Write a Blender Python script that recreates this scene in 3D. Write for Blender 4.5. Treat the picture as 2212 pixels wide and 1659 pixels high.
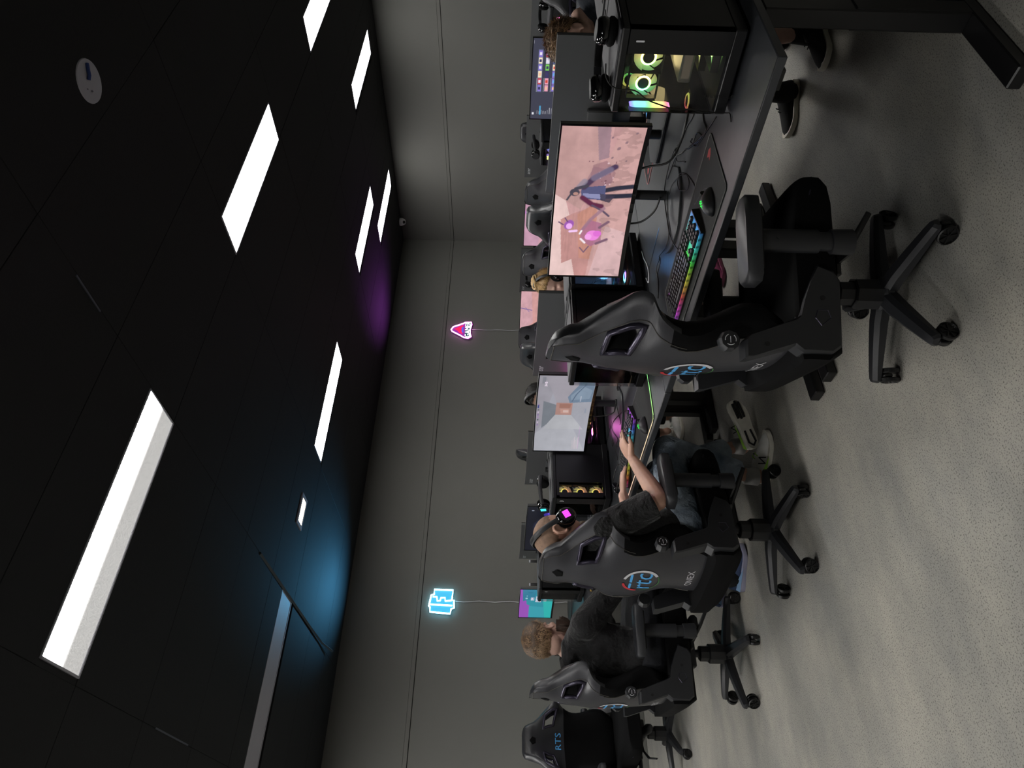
import bpy, bmesh, math, random
import numpy as np
from math import sin, cos, pi, radians, sqrt, atan2, exp
from mathutils import Vector, Matrix, Euler
random.seed(7); np.random.seed(7)
for o in list(bpy.data.objects): bpy.data.objects.remove(o)
SC = bpy.context.scene
COL = SC.collection
# ------------------------------------------------------------------ camera
EYE = 1.45
_yaw, _pitch, _roll = radians(52.6188), radians(-0.71476), radians(1.158673)
_F = Vector((cos(_yaw)*cos(_pitch), sin(_yaw)*cos(_pitch), sin(_pitch)))
_R = Vector((sin(_yaw), -cos(_yaw), 0)); _U = _R.cross(_F)
_R2 = _R*cos(_roll)+_U*sin(_roll); _U2 = -_R*sin(_roll)+_U*cos(_roll)
cd = bpy.data.cameras.new('camera'); cam = bpy.data.objects.new('camera', cd); COL.objects.link(cam)
cd.sensor_fit = 'HORIZONTAL'; cd.sensor_width = 36; cd.lens = 1480.76/2212*36
cd.clip_start = .02; cd.clip_end = 60
_X, _Y, _Z = -_U2, _R2, -_F            # the phone was held on its side: the frame lies on its left edge
cam.matrix_world = Matrix(((_X.x,_Y.x,_Z.x,0),(_X.y,_Y.y,_Z.y,0),(_X.z,_Y.z,_Z.z,EYE),(0,0,0,1)))
SC.camera = cam
# ------------------------------------------------------------------ world, exposure, light levels
w = bpy.data.worlds.new('room_dark'); SC.world = w; w.use_nodes = True
w.node_tree.nodes['Background'].inputs[0].default_value = (.5,.55,.65,1)
w.node_tree.nodes['Background'].inputs[1].default_value = .004
SC.view_settings.view_transform = 'Standard'; SC.view_settings.look = 'None'
SC.view_settings.exposure = 0; SC.view_settings.gamma = 1; SC.view_settings.use_curve_mapping = False
LAMP = 42.0        # radiance of the ceiling diffusers
NEON = 9.0
# ------------------------------------------------------------------ materials
def lin(c):
    if isinstance(c, str):
        c = tuple(int(c[i:i+2], 16)/255 for i in (0,2,4))
        c = tuple(x/12.92 if x <= .04045 else ((x+.055)/1.055)**2.4 for x in c)
    return (*c[:3], 1)
def mat(name, col, rough=.5, metal=0, noise=None, bump=None, emit=None, es=1, spec=.5, coat=0, col2=None, sheen=0):
    m = bpy.data.materials.new(name); m.use_nodes = True
    nt = m.node_tree; b = nt.nodes['Principled BSDF']; L = nt.links
    b.inputs['Base Color'].default_value = lin(col); b.inputs['Roughness'].default_value = rough
    b.inputs['Metallic'].default_value = metal; b.inputs['Specular IOR Level'].default_value = spec
    b.inputs['Coat Weight'].default_value = coat; b.inputs['Sheen Weight'].default_value = sheen
    tc = nt.nodes.new('ShaderNodeTexCoord')
    if noise:
        n = nt.nodes.new('ShaderNodeTexNoise'); n.inputs['Scale'].default_value = noise[0]; n.inputs['Detail'].default_value = 6
        L.new(tc.outputs['Object'], n.inputs['Vector'])
        r = nt.nodes.new('ShaderNodeValToRGB'); r.color_ramp.elements[0].position = .32; r.color_ramp.elements[1].position = .68
        c1 = lin(col); c2 = lin(col2) if col2 else (*[min(1, x*noise[1]) for x in c1[:3]], 1)
        r.color_ramp.elements[0].color = c1; r.color_ramp.elements[1].color = c2
        L.new(n.outputs['Fac'], r.inputs['Fac']); L.new(r.outputs['Color'], b.inputs['Base Color'])
    if bump:
        n2 = nt.nodes.new('ShaderNodeTexNoise'); n2.inputs['Scale'].default_value = bump[0]; n2.inputs['Detail'].default_value = 5
        L.new(tc.outputs['Object'], n2.inputs['Vector'])
        bp = nt.nodes.new('ShaderNodeBump'); bp.inputs['Strength'].default_value = bump[1]; bp.inputs['Distance'].default_value = bump[2] if len(bump) > 2 else .004
        L.new(n2.outputs['Fac'], bp.inputs['Height']); L.new(bp.outputs['Normal'], b.inputs['Normal'])
    if emit:
        b.inputs['Emission Color'].default_value = lin(emit); b.inputs['Emission Strength'].default_value = es
    return m
def glow(name, col, es):
    return mat(name, (.02,.02,.02), .5, emit=col, es=es)
def glass(name, tint, op):
    m = bpy.data.materials.new(name); m.use_nodes = True; nt = m.node_tree; nt.nodes.clear()
    o = nt.nodes.new('ShaderNodeOutputMaterial'); t = nt.nodes.new('ShaderNodeBsdfTransparent'); t.inputs[0].default_value = (*tint, 1)
    g = nt.nodes.new('ShaderNodeBsdfGlossy'); g.inputs['Roughness'].default_value = .03; g.inputs[0].default_value = (1,1,1,1)
    fr = nt.nodes.new('ShaderNodeFresnel'); fr.inputs['IOR'].default_value = op
    mx = nt.nodes.new('ShaderNodeMixShader'); nt.links.new(fr.outputs[0], mx.inputs[0]); nt.links.new(t.outputs[0], mx.inputs[1]); nt.links.new(g.outputs[0], mx.inputs[2])
    nt.links.new(mx.outputs[0], o.inputs[0]); return m
def vcol_mat(name, es, rough=.35):
    m = bpy.data.materials.new(name); m.use_nodes = True; nt = m.node_tree; b = nt.nodes['Principled BSDF']
    a = nt.nodes.new('ShaderNodeAttribute'); a.attribute_name = 'Col'
    b.inputs['Base Color'].default_value = (.01,.01,.01,1); b.inputs['Roughness'].default_value = rough
    nt.links.new(a.outputs['Color'], b.inputs['Emission Color']); b.inputs['Emission Strength'].default_value = es
    return m
M = {}
M['wall'] = mat('painted_wall', '6e6e69', .8, noise=(1.2,1.06), bump=(90,.12,.002))
M['wall_groove'] = mat('wall_groove', '101010', .9)
M['ceil'] = mat('black_ceiling_tile', '101013', .75, noise=(3,1.15), bump=(160,.35,.002))
M['ceil_back'] = mat('ceiling_void', '08080a', .9)
M['white_tin'] = mat('white_enamel', 'b9b8c2', .5, noise=(6,1.05))
M['desk'] = mat('charcoal_laminate', '2c2e31', .38, noise=(30,1.25), bump=(240,.08,.001))
M['steel'] = mat('black_powder_coat', '0f0f10', .42, bump=(300,.08,.001))
M['plastic'] = mat('black_plastic', '0d0d0e', .38)
M['shell'] = mat('satin_monitor_shell', '58595a', .36, bump=(400,.04,.001))
M['plastic_m'] = mat('matt_black_plastic', '232427', .48, bump=(400,.06,.001))
M['gloss'] = mat('gloss_black_plastic', '08080a', .12, coat=.3)
M['rubber'] = mat('rubber', '0c0c0c', .7)
M['leather'] = mat('charcoal_leather', '353539', .38, bump=(260,.22,.0015), noise=(9,1.15))
M['carbon'] = mat('carbon_leather', '2c2d30', .33, bump=(320,.35,.002))
M['suede'] = mat('black_suede', '0a0a0b', .95, bump=(200,.15,.001), spec=.15)
M['seam'] = mat('stitch_thread', '4d4a45', .6)
M['frame_gun'] = mat('gunmetal_trim', '3d3a48', .28, metal=.6)
M['chrome'] = mat('chrome', 'a8a8aa', .2, metal=1)
M['case'] = mat('black_case_steel', '0c0c0e', .4, bump=(200,.05,.001))
M['case_top'] = mat('dusty_mesh', '4a4a4d', .6, noise=(40,1.3), bump=(500,.25,.001))
M['pcb'] = mat('circuit_board', '141512', .5, noise=(60,2.0))
M['gpu'] = mat('graphics_card_shroud', '565650', .45)
M['glass'] = glass('tinted_glass', (.93,.93,.94), 1.35)
M['fanblade'] = mat('frosted_fan_blade', '8a7f55', .5)
M['pad'] = mat('cloth_mat', '1d1f1e', .9, bump=(500,.12,.001))
M['pad_edge'] = mat('mat_stitching', '5a5b59', .8)
M['cable'] = mat('black_cable', '0b0b0b', .5)
M['cable_w'] = mat('white_cable', 'c4c4c8', .5)
M['white'] = mat('white_print', 'd6d6da', .6)
M['blue_print'] = mat('blue_print', '58b2f2', .6)
M['red_print'] = mat('red_print', 'c8323c', .6)
M['green_print'] = mat('green_print', '4b8a4a', .6)
M['skin'] = mat('skin', 'd4a690', .5, noise=(25,.86), bump=(180,.1,.001))
M['skin2'] = mat('pale_skin', 'cfa897', .5, noise=(25,.86), bump=(180,.1,.001))
M['lens'] = glow('lit_screen_black', '050507', 1)
# ------------------------------------------------------------------ mesh building
class MB:
    def __init__(s): s.v=[]; s.f=[]; s.m=[]
    def add(s, vs, fs, mi=0, X=None):
        k=len(s.v)
        if X is not None: vs=[X@Vector(p) for p in vs]
        s.v += [tuple(p) for p in vs]; s.f += [tuple(i+k for i in f) for f in fs]; s.m += [mi]*len(fs); return s
    def box(s, x0,x1,y0,y1,z0,z1, b=0, mi=0, X=None, seg=1):
        if b<=0:
            vs=[(x,y,z) for x in (x0,x1) for y in (y0,y1) for z in (z0,z1)]
            return s.add(vs, [(0,1,3,2),(4,6,7,5),(0,4,5,1),(2,3,7,6),(0,2,6,4),(1,5,7,3)], mi, X)
        bm=bmesh.new(); bmesh.ops.create_cube(bm,size=1)
        for q in bm.verts: q.co=Vector(((x0+x1)/2+q.co.x*(x1-x0),(y0+y1)/2+q.co.y*(y1-y0),(z0+z1)/2+q.co.z*(z1-z0)))
        bmesh.ops.bevel(bm,geom=list(bm.edges),offset=b,segments=seg,affect='EDGES',profile=.5)
        return s.bm(bm, mi, X)
    def bm(s, bm, mi=0, X=None):
        bm.verts.index_update(); vs=[q.co.copy() for q in bm.verts]; fs=[tuple(q.index for q in f.verts) for f in bm.faces]; bm.free()
        return s.add(vs, fs, mi, X)
    def tube(s, pts, r, n=8, mi=0, X=None, caps=True, closed=False, up=None, flat=1.0, dome=False):
        P=[Vector(p) for p in pts]; N=len(P); rs=[r]*N if not hasattr(r,'__len__') else list(r)
        if dome and not closed:
            d0=(P[0]-P[1]).normalized(); d1=(P[-1]-P[-2]).normalized()
            A=[(P[0]+d0*rs[0]*.95,rs[0]*.25),(P[0]+d0*rs[0]*.6,rs[0]*.78)]; B=[(P[-1]+d1*rs[-1]*.6,rs[-1]*.78),(P[-1]+d1*rs[-1]*.95,rs[-1]*.25)]
            P=[a[0] for a in A]+P+[a[0] for a in B]; rs=[a[1] for a in A]+rs+[a[1] for a in B]; N=len(P)
        T=[]
        for i in range(N):
            a=P[i-1] if (i>0 or closed) else P[i]; c=P[(i+1)%N] if (i<N-1 or closed) else P[i]
            t=(c-a); T.append(t.normalized() if t.length>1e-9 else Vector((0,0,1)))
        u=Vector(up) if up else (Vector((0,0,1)) if abs(T[0].z)<.9 else Vector((1,0,0)))
        vs=[]; u=(u-T[0]*u.dot(T[0])).normalized()
        for i in range(N):
            u=(Vector(up) if up else u); u=(u-T[i]*u.dot(T[i])); u=u.normalized() if u.length>1e-6 else Vector((1,0,0)); v=T[i].cross(u)
            for k in range(n):
                a=2*pi*k/n; vs.append(P[i]+u*cos(a)*rs[i]+v*sin(a)*rs[i]*flat)
        fs=[]
        for i in range(N if closed else N-1):
            j=(i+1)%N
            for k in range(n): fs.append((i*n+k,i*n+(k+1)%n,j*n+(k+1)%n,j*n+k))
        if caps and not closed: fs.append(tuple(range(n-1,-1,-1))); fs.append(tuple((N-1)*n+k for k in range(n)))
        return s.add(vs,fs,mi,X)
    def cyl(s, p0, p1, r, n=16, mi=0, X=None, r1=None): return s.tube([p0,p1],[r,r if r1 is None else r1],n,mi,X)
    def lathe(s, prof, n=24, mi=0, X=None):      # profile (r, z) round local z
        vs=[(r*cos(2*pi*k/n),r*sin(2*pi*k/n),z) for r,z in prof for k in range(n)]
        fs=[(i*n+k,i*n+(k+1)%n,(i+1)*n+(k+1)%n,(i+1)*n+k) for i in range(len(prof)-1) for k in range(n)]
        fs.append(tuple(range(n-1,-1,-1))); fs.append(tuple((len(prof)-1)*n+k for k in range(n)))
        return s.add(vs,fs,mi,X)
    def prism(s, poly, z0, z1, mi=0, X=None, ch=0):
        n=len(poly); A=list(poly)
        if ch:
            cx=sum(p[0] for p in poly)/n; cy=sum(p[1] for p in poly)/n
            B=[]
            for p in poly:
                d=Vector((p[0]-cx,p[1]-cy)); L=max(d.length,1e-6); B.append((p[0]-d.x/L*ch,p[1]-d.y/L*ch))
            rings=[(A,z0),(A,z1-ch if z1>z0 else z1+ch),(B,z1)]
        else: rings=[(A,z0),(A,z1)]
        vs=[(p[0],p[1],z) for R,z in rings for p in R]; fs=[tuple(range(n-1,-1,-1)),tuple((len(rings)-1)*n+k for k in range(n))]
        for i in range(len(rings)-1):
            for k in range(n): fs.append((i*n+k,i*n+(k+1)%n,(i+1)*n+(k+1)%n,(i+1)*n+k))
        return s.add(vs,fs,mi,X)
    def ell(s, c, r, n=16, m=10, mi=0, X=None, fn=None):
        vs=[]; 
        for i in range(m+1):
            t=pi*i/m
            for k in range(n):
                a=2*pi*k/n; d=Vector((sin(t)*cos(a),sin(t)*sin(a),cos(t))); q=Vector((c[0]+d.x*r[0],c[1]+d.y*r[1],c[2]+d.z*r[2]))
                if fn: q=Vector(fn(q,d))
                vs.append(q)
        fs=[(i*n+k,(i+1)*n+k,(i+1)*n+(k+1)%n,i*n+(k+1)%n) for i in range(m) for k in range(n)]
        return s.add(vs,fs,mi,X)
    def build(s, name, ms, parent=None, smooth=False, fix=True, auto=None):
        me=bpy.data.meshes.new(name); me.from_pydata([tuple(p) for p in s.v],[],s.f)
        ms=ms if isinstance(ms,(list,tuple)) else [ms]
        for q in ms: me.materials.append(M[q] if isinstance(q,str) else q)
        me.polygons.foreach_set('material_index', s.m)
        if fix:
            b=bmesh.new(); b.from_mesh(me); bmesh.ops.remove_doubles(b,verts=b.verts,dist=1e-6); bmesh.ops.recalc_face_normals(b,faces=b.faces); b.to_mesh(me); b.free()
        if smooth: me.polygons.foreach_set('use_smooth',[True]*len(me.polygons))
        if auto is not None:
            me.polygons.foreach_set('use_smooth',[True]*len(me.polygons)); me.set_sharp_from_angle(angle=radians(auto))
        me.update(); o=bpy.data.objects.new(name,me); COL.objects.link(o)
        if parent: o.parent=parent
        return o
def tag(o, label, cat, group=None, kind=None):
    if label: o['label']=label
    if cat: o['category']=cat
    if group: o['group']=group
    if kind: o['kind']=kind
    return o
def thing(name, label, cat, loc=(0,0,0), rz=0, group=None):
    o=bpy.data.objects.new(name,None); o.empty_display_size=.05; COL.objects.link(o); o.location=loc; o.rotation_euler=(0,0,radians(rz)); return tag(o,label,cat,group)
def copy_tree(o, parent=None, kids=None):
    if kids is None:
        kids={}
        for q in bpy.data.objects:
            if q.parent: kids.setdefault(q.parent.name,[]).append(q)
    c=o.copy(); COL.objects.link(c); c.parent=parent
    for ch in kids.get(o.name,[]): copy_tree(ch,c,kids)
    return c
def dup(o, label, loc, rz=0, group=None):
    c=copy_tree(o); c.location=loc; c.rotation_euler=(0,0,radians(rz)); c['label']=label
    if group: c['group']=group
    return c
def struct(name, mb, m, parent=None, **k):
    o=mb.build(name,m,parent,**k)
    if not parent: o['kind']='structure'
    return o
def itp(tab, x):
    xs=[t[0] for t in tab]; return float(np.interp(x, xs, [t[1] for t in tab]))
def TX(loc=(0,0,0), rot=(0,0,0)): return Matrix.Translation(loc)@Euler(tuple(radians(a) for a in rot)).to_matrix().to_4x4()
def text_data(body, size=1.0, res=2):
    c=bpy.data.curves.new('txt','FONT'); c.body=body; c.size=size; c.align_x='CENTER'; c.align_y='CENTER'; c.resolution_u=res
    o=bpy.data.objects.new('txt',c); COL.objects.link(o); dg=bpy.context.evaluated_depsgraph_get(); e=o.evaluated_get(dg); me=e.to_mesh()
    vs=[v.co.copy() for v in me.vertices]; fs=[tuple(p.vertices) for p in me.polygons]; e.to_mesh_clear()
    bpy.data.objects.remove(o); bpy.data.curves.remove(c); return vs,fs
def text(mb, body, size, X, mi=0, sx=1.0, shear=0, bold=0):
    vs,fs=text_data(body,size)
    offs=[(0,0)] if not bold else [(-bold,0),(bold,0),(0,bold),(0,-bold)]
    for k,(ox,oy) in enumerate(offs): mb.add([(v.x*sx+v.y*shear+ox,v.y+oy,k*1e-5) for v in vs],fs,mi,X)
    return mb
def frame(o, x, y, z=None):      # matrix from axes
    x=Vector(x).normalized(); y=Vector(y).normalized(); z=x.cross(y)
    return Matrix(((x.x,y.x,z.x,o[0]),(x.y,y.y,z.y,o[1]),(x.z,y.z,z.z,o[2]),(0,0,0,1)))
def evaluated(o, mods):
    for t,kw in mods:
        m=o.modifiers.new(t,t)
        for k,vv in kw.items(): setattr(m,k,vv)
    dg=bpy.context.evaluated_depsgraph_get(); me=bpy.data.meshes.new_from_object(o.evaluated_get(dg)); old=o.data; o.modifiers.clear(); o.data=me
    bpy.data.meshes.remove(old); return o
# ------------------------------------------------------------------ the room
H=3.09; XR=8.45; YB=7.32; XL=-7.2; YF=-2.6
mb=MB(); mb.box(XL,XR,YF,YB,-.05,0)
fm=bpy.data.materials.new('speckled_vinyl'); fm.use_nodes=True
def floor_nodes():
    nt=fm.node_tree; b=nt.nodes['Principled BSDF']; L=nt.links; tc=nt.nodes.new('ShaderNodeTexCoord')
    def noise(sc,det=6,rough=.6):
        mp=nt.nodes.new('ShaderNodeMapping'); mp.inputs['Scale'].default_value=(.55 if sc<10 else 1,1,1); L.new(tc.outputs['Object'],mp.inputs[0]); n=nt.nodes.new('ShaderNodeTexNoise'); n.inputs['Scale'].default_value=sc; n.inputs['Detail'].default_value=det; n.inputs['Roughness'].default_value=rough; L.new(mp.outputs[0],n.inputs['Vector']); return n
    def ramp(src,a,ca,b2,cb):
        r=nt.nodes.new('ShaderNodeValToRGB'); e=r.color_ramp.elements; e[0].position=a; e[0].color=ca; e[1].position=b2; e[1].color=cb; L.new(src,r.inputs['Fac']); return r
    A=ramp(noise(2.2,9,.66).outputs['Fac'],.36,lin('868581'),.66,lin('a8a499'))
    S=ramp(noise(190,2,.5).outputs['Fac'],.34,(.40,.40,.40,1),.46,(1,1,1,1))
    W=ramp(noise(160,2,.5).outputs['Fac'],.70,(0,0,0,1),.78,(.10,.10,.10,1))
    mx=nt.nodes.new('ShaderNodeMix'); mx.data_type='RGBA'; mx.blend_type='MULTIPLY'; mx.inputs[0].default_value=1; L.new(A.outputs[0],mx.inputs[6]); L.new(S.outputs[0],mx.inputs[7])
    ad=nt.nodes.new('ShaderNodeMix'); ad.data_type='RGBA'; ad.blend_type='ADD'; ad.inputs[0].default_value=1; L.new(mx.outputs[2],ad.inputs[6]); L.new(W.outputs[0],ad.inputs[7])
    L.new(ad.outputs[2],b.inputs['Base Color']); b.inputs['Roughness'].default_value=.48; b.inputs['Specular IOR Level'].default_value=.35
    bp=nt.nodes.new('ShaderNodeBump'); bp.inputs['Strength'].default_value=.1; bp.inputs['Distance'].default_value=.002; L.new(noise(60).outputs['Fac'],bp.inputs['Height']); L.new(bp.outputs[0],b.inputs['Normal'])
floor_nodes()
struct('floor',mb,fm)
# walls: lower and upper board with a recessed joint and a narrow strip over it
def wall(name, horiz, at, a0, a1, sgn):
    bk=MB()
    if horiz=='x': bk.box(a0,a1,at+.012*sgn,at+.12*sgn,0,H+.1)
    else: bk.box(at+.012*sgn,at+.12*sgn,a0,a1,0,H+.1)
    w=struct(name,bk,'wall_groove')
    for z0,z1,d in ((0,2.283,0),(2.291,2.330,.001),(2.3325,H,0)):
        p=MB(); p.box(a0,a1,at+d*sgn,at+.011*sgn,z0,z1) if horiz=='x' else p.box(at+d*sgn,at+.011*sgn,a0,a1,z0,z1)
        p.build('wall_board','wall',w)
    return w
wall('wall_back','x',YB,XL,XR,1); wall('wall_right','y',XR,YF,YB,1)
wall('wall_left','y',XL,YF,YB,-1); wall('wall_front','x',YF,XL,XR,-1)
for n,a in (('baseboard_back',(XL,XR,YB-.012,YB,0,.09)),('baseboard_right',(XR-.012,XR,YF,YB,0,.09))):
    mb=MB(); mb.box(*a,b=.003); struct(n,mb,'wall')
# ceiling: black lay-in tiles on a module of 1.24 x 0.643 m
mb=MB(); mb.box(XL,XR,YF,YB,H+.03,H+.09); ceil=struct('ceiling',mb,'ceil_back')
LIGHTS=[(1.298,2.721),(3.731,2.719),(3.785,5.250),(6.219,5.231),(7.355,3.936),(7.442,5.862),(6.16,2.71),(1.30,5.235),
        (-1.15,2.72),(-1.15,5.25),(-.64,6.40),(-3.6,5.25),(-1.15,.15)]  # back-wall and overhead lamps added out of view, brightening left wall and shoes
UNLIT={7}
LW,LH=1.2,.285
def clash(x0,x1,y0,y1):
    out=[]
    for (lx,ly) in LIGHTS:
        if lx-LW/2<x1-.05 and lx+LW/2>x0+.05 and ly-LH/2<y1-.02 and ly+LH/2>y0+.02: out.append((lx,ly))
    return out
X0,Y0,DX,DY=.67,2.22,1.24,.643
tile_cache={}
def tile(x0,x1,y0,y1):
    k=(round(x1-x0,3),round(y1-y0,3))
    if x1-x0<.06 or y1-y0<.06: return
    if k not in tile_cache:
        m=MB(); a,b=(x1-x0)/2-.0009,(y1-y0)/2-.0009
        m.box(-a,a,-b,b,-.004,.012,b=.0015); o=m.build('ceiling_tile','ceil',ceil); tile_cache[k]=o.data
    else:
        o=bpy.data.objects.new('ceiling_tile',tile_cache[k]); COL.objects.link(o); o.parent=ceil
    o.location=((x0+x1)/2,(y0+y1)/2,H+random.uniform(0,.0012))
for i in range(-7,7):
    for j in range(-8,9):
        x0,x1=max(XL,X0+DX*i),min(XR,X0+DX*(i+1)); y0,y1=max(YF,Y0+DY*j),min(YB,Y0+DY*(j+1))
        if x1<=x0 or y1<=y0: continue
        c=clash(x0,x1,y0,y1)
        if not c: tile(x0,x1,y0,y1); continue
        ya,yb=y0,y1
        for lx,ly in c:
            if ly-LH/2-ya > yb-(ly+LH/2): yb=ly-LH/2-.004
            else: ya=ly+LH/2+.004
        tile(x0,x1,ya,yb)
        # close what is left of the cell round the fitting
        for lx,ly in c[:1]:
            q0,q1=(yb,y1) if yb<y1 else (y0,ya)
            for a,b in ((x0,lx-LW/2-.004),(lx+LW/2+.004,x1)):
                if b-a>.004:
                    m=MB(); m.box(a,b,q0,q1,H-.001,H+.012); m.build('ceiling_filler','ceil',ceil)
# ceiling fittings
def diffuser_mat(name, e0, e1):
    m=bpy.data.materials.new(name); m.use_nodes=True; nt=m.node_tree; b=nt.nodes['Principled BSDF']; L=nt.links
    b.inputs['Base Color'].default_value=(.7,.7,.7,1); b.inputs['Roughness'].default_value=.4
    tc=nt.nodes.new('ShaderNodeTexCoord'); sp=nt.nodes.new('ShaderNodeSeparateXYZ'); L.new(tc.outputs['Object'],sp.inputs[0])
    mr=nt.nodes.new('ShaderNodeMapRange'); mr.inputs[1].default_value=-.14; mr.inputs[2].default_value=.14 if e0==e1 else .03; mr.inputs[3].default_value=e0; mr.inputs[4].default_value=e1; mr.interpolation_type='SMOOTHERSTEP'
    L.new(sp.outputs[1],mr.inputs[0])
    v=nt.nodes.new('ShaderNodeTexVoronoi'); v.inputs['Scale'].default_value=150; L.new(tc.outputs['Object'],v.inputs['Vector'])
    m2=nt.nodes.new('ShaderNodeMapRange'); m2.inputs[1].default_value=0; m2.inputs[2].default_value=.7; m2.inputs[3].default_value=1.12; m2.inputs[4].default_value=.8; L.new(v.outputs['Distance'],m2.inputs[0])
    mu=nt.nodes.new('ShaderNodeMath'); mu.operation='MULTIPLY'; L.new(mr.outputs[0],mu.inputs[0]); L.new(m2.outputs[0],mu.inputs[1])
    b.inputs['Emission Color'].default_value=(1,.985,.96,1); L.new(mu.outputs[0],b.inputs['Emission Strength']); return m
dm=diffuser_mat('lit_prismatic_lens',LAMP,LAMP); dim=diffuser_mat('lit_prismatic_lens_dimmed',LAMP*.29,LAMP*.29); dm1=diffuser_mat('lens_with_one_tube',LAMP*1.9,.5)  # right-hand lenses turned down to darken the right wall
LLAB={0:'largest ceiling light nearest the viewer, its prismatic lens brighter along one long side',1:'second largest lit ceiling light, right of the nearest one',
2:'lit ceiling light in the middle of the ceiling above the blue-lit corner area',3:'lit ceiling light near the corner, the one in line with the middle light',
4:'lit ceiling light nearest the right-hand wall, two thirds along it',5:'lit ceiling light closest to the white security camera in the corner',
6:'lit ceiling light cut by the right edge of the view',7:'unlit long white ceiling panel beside the bent ceiling strip',8:'lit ceiling light left of the nearest one, out of the picture',9:'lit ceiling light left of the unlit panel, out of the picture',10:'added ceiling light nearest the back wall, out of the picture on the left',11:'farthest left ceiling light, out of the picture',12:'added ceiling light over the viewer, out of the picture'}
for i,(lx,ly) in enumerate(LIGHTS):
    t=thing('ceiling_light',LLAB[i],'ceiling light',(lx,ly,H),0,'recessed ceiling lights')
    m=MB()
    for a in ((-LW/2,LW/2,-LH/2-.003,-LH/2+.006),(-LW/2,LW/2,LH/2-.006,LH/2+.003),(-LW/2-.003,-LW/2+.006,-LH/2,LH/2),(LW/2-.006,LW/2+.003,-LH/2,LH/2)): m.box(*a,-.006,.02)
    m.build('light_frame','white_tin',t)
    m=MB(); m.box(-LW/2+.004,LW/2-.004,-LH/2+.004,LH/2-.004,-.002,.012)
    m.build('diffuser','white_tin' if i in UNLIT else (dm1 if i==0 else dim if i in (3,4,5,6) else dm),t)
# little warm downlight
t=thing('downlight','small square warm white downlight alone on the ceiling','ceiling light',(2.565,5.135,H-.006))
m=MB()
for a in ((-.135,.135,-.08,-.05),(-.135,.135,.05,.08),(-.135,-.10,-.05,.05),(.10,.135,-.05,.05)): m.box(*a,-.008,.01)
m.build('trim_ring','white_tin',t)
m=MB(); m.box(-.1,.1,-.05,.05,-.002,.008); m.build('lamp_lens',glow('warm_lens','ffdca8',26),t)
# round opening painted white with a blue lead in it
t=thing('ceiling_disc','round white disc in the black ceiling with a blue lead across it','ceiling disc',(2.54,1.44,H))
m=MB(); m.lathe([(.082,-.004),(.08,-.008),(.02,-.009)],32); m.build('disc_plate','white_tin',t)
m=MB(); m.tube([(.03,-.055,-.012),(.012,-.04,-.016),(.0,-.025,-.018),(-.012,-.012,-.014)],.007,8); m.build('blue_lead',mat('blue_lead','2a3f7a',.4),t)
m=MB(); m.cyl((-.02,.03,-.009),(-.02,.03,-.013),.004,8); m.cyl((-.04,.01,-.009),(-.04,.01,-.012),.003,8); m.build('screw','chrome',t)
# ceiling strips
t=MB(); t.tube([(1.905,4.45,H-.004),(1.905,5.2,H-.010),(1.908,6.0,H-.016),(1.915,6.45,H-.022),(1.93,6.78,H-.06)],.012,4,up=(0,0,1)); tag(t.build('ceiling_strip',mat('grey_strip','4c5358',.5)),'long grey metal strip sagging from the ceiling beside the unlit panel','strip')
for (x,y0,y1),lb in (((.67,3.65,4.09),'short bright metal sliver in the ceiling joint left of the nearest light'),((1.9,1.86,2.06),'short bright metal sliver in the ceiling joint near the white disc')):
    t=MB(); t.box(x-.004,x+.004,y0,y1,H-.007,H-.003); tag(t.build('joint_strip',mat('bare_tee','5f6270',.4,metal=.3)),lb,'strip')
# dome camera up in the corner
t=thing('security_camera','white dome security camera up in the corner of the two walls','camera',(8.33,6.87,H),215)
m=MB(); m.lathe([(.058,0),(.06,-.03),(.055,-.05),(.05,-.06),(.035,-.085),(.015,-.094)],24); m.build('housing',mat('white_plastic','f0f0f0',.4),t,auto=40)
m=MB(); m.ell((.028,0,-.066),(.026,.026,.026),16,10); m.build('lens_ball','gloss',t,smooth=True)
# ------------------------------------------------------------------ neon signs on the back wall
def polyline_tube(mb,pts,r,X,closed=True,n=6,mi=0):
    mb.tube([(p[0],p[1],0) for p in pts],r,n,mi,X,closed=closed)
def neon_frame(cx,cz): return frame((cx,YB-.028,cz),(1,0,0),(0,0,1))
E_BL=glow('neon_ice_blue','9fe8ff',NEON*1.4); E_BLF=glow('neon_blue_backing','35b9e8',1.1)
t=thing('neon_sign','ice blue neon sign shaped like a cross of two letters','neon sign',(2.61,YB,2.06))
def NB(p): return (-(p[1]-565)/310*.285, -(p[0]-585)/300*.285)     # traced on the wall, metres
outer=[NB(p) for p in [(485,425),(700,428),(692,545),(715,550),(722,640),(690,652),(682,708),(455,690),(450,632),(437,622),(455,492),(488,480)]]
X=neon_frame(0,0)@Matrix.Translation((0,0,0)); X=frame((0,-.03,0),(1,0,0),(0,0,1))
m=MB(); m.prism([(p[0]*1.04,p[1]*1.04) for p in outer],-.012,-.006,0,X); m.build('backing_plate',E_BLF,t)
m=MB(); polyline_tube(m,outer,.0085,X)
m.build('outline_tube',E_BL,t,smooth=True)
m=MB(); polyline_tube(m,[NB(p) for p in [(475,510),(520,512),(528,560),(560,556),(566,522),(612,520),(618,560),(690,552)]],.008,X,closed=False)
polyline_tube(m,[NB(p) for p in [(440,602),(560,606),(700,612)]],.008,X,closed=False); m.build('letter_tube',E_BL,t,smooth=True)
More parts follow.
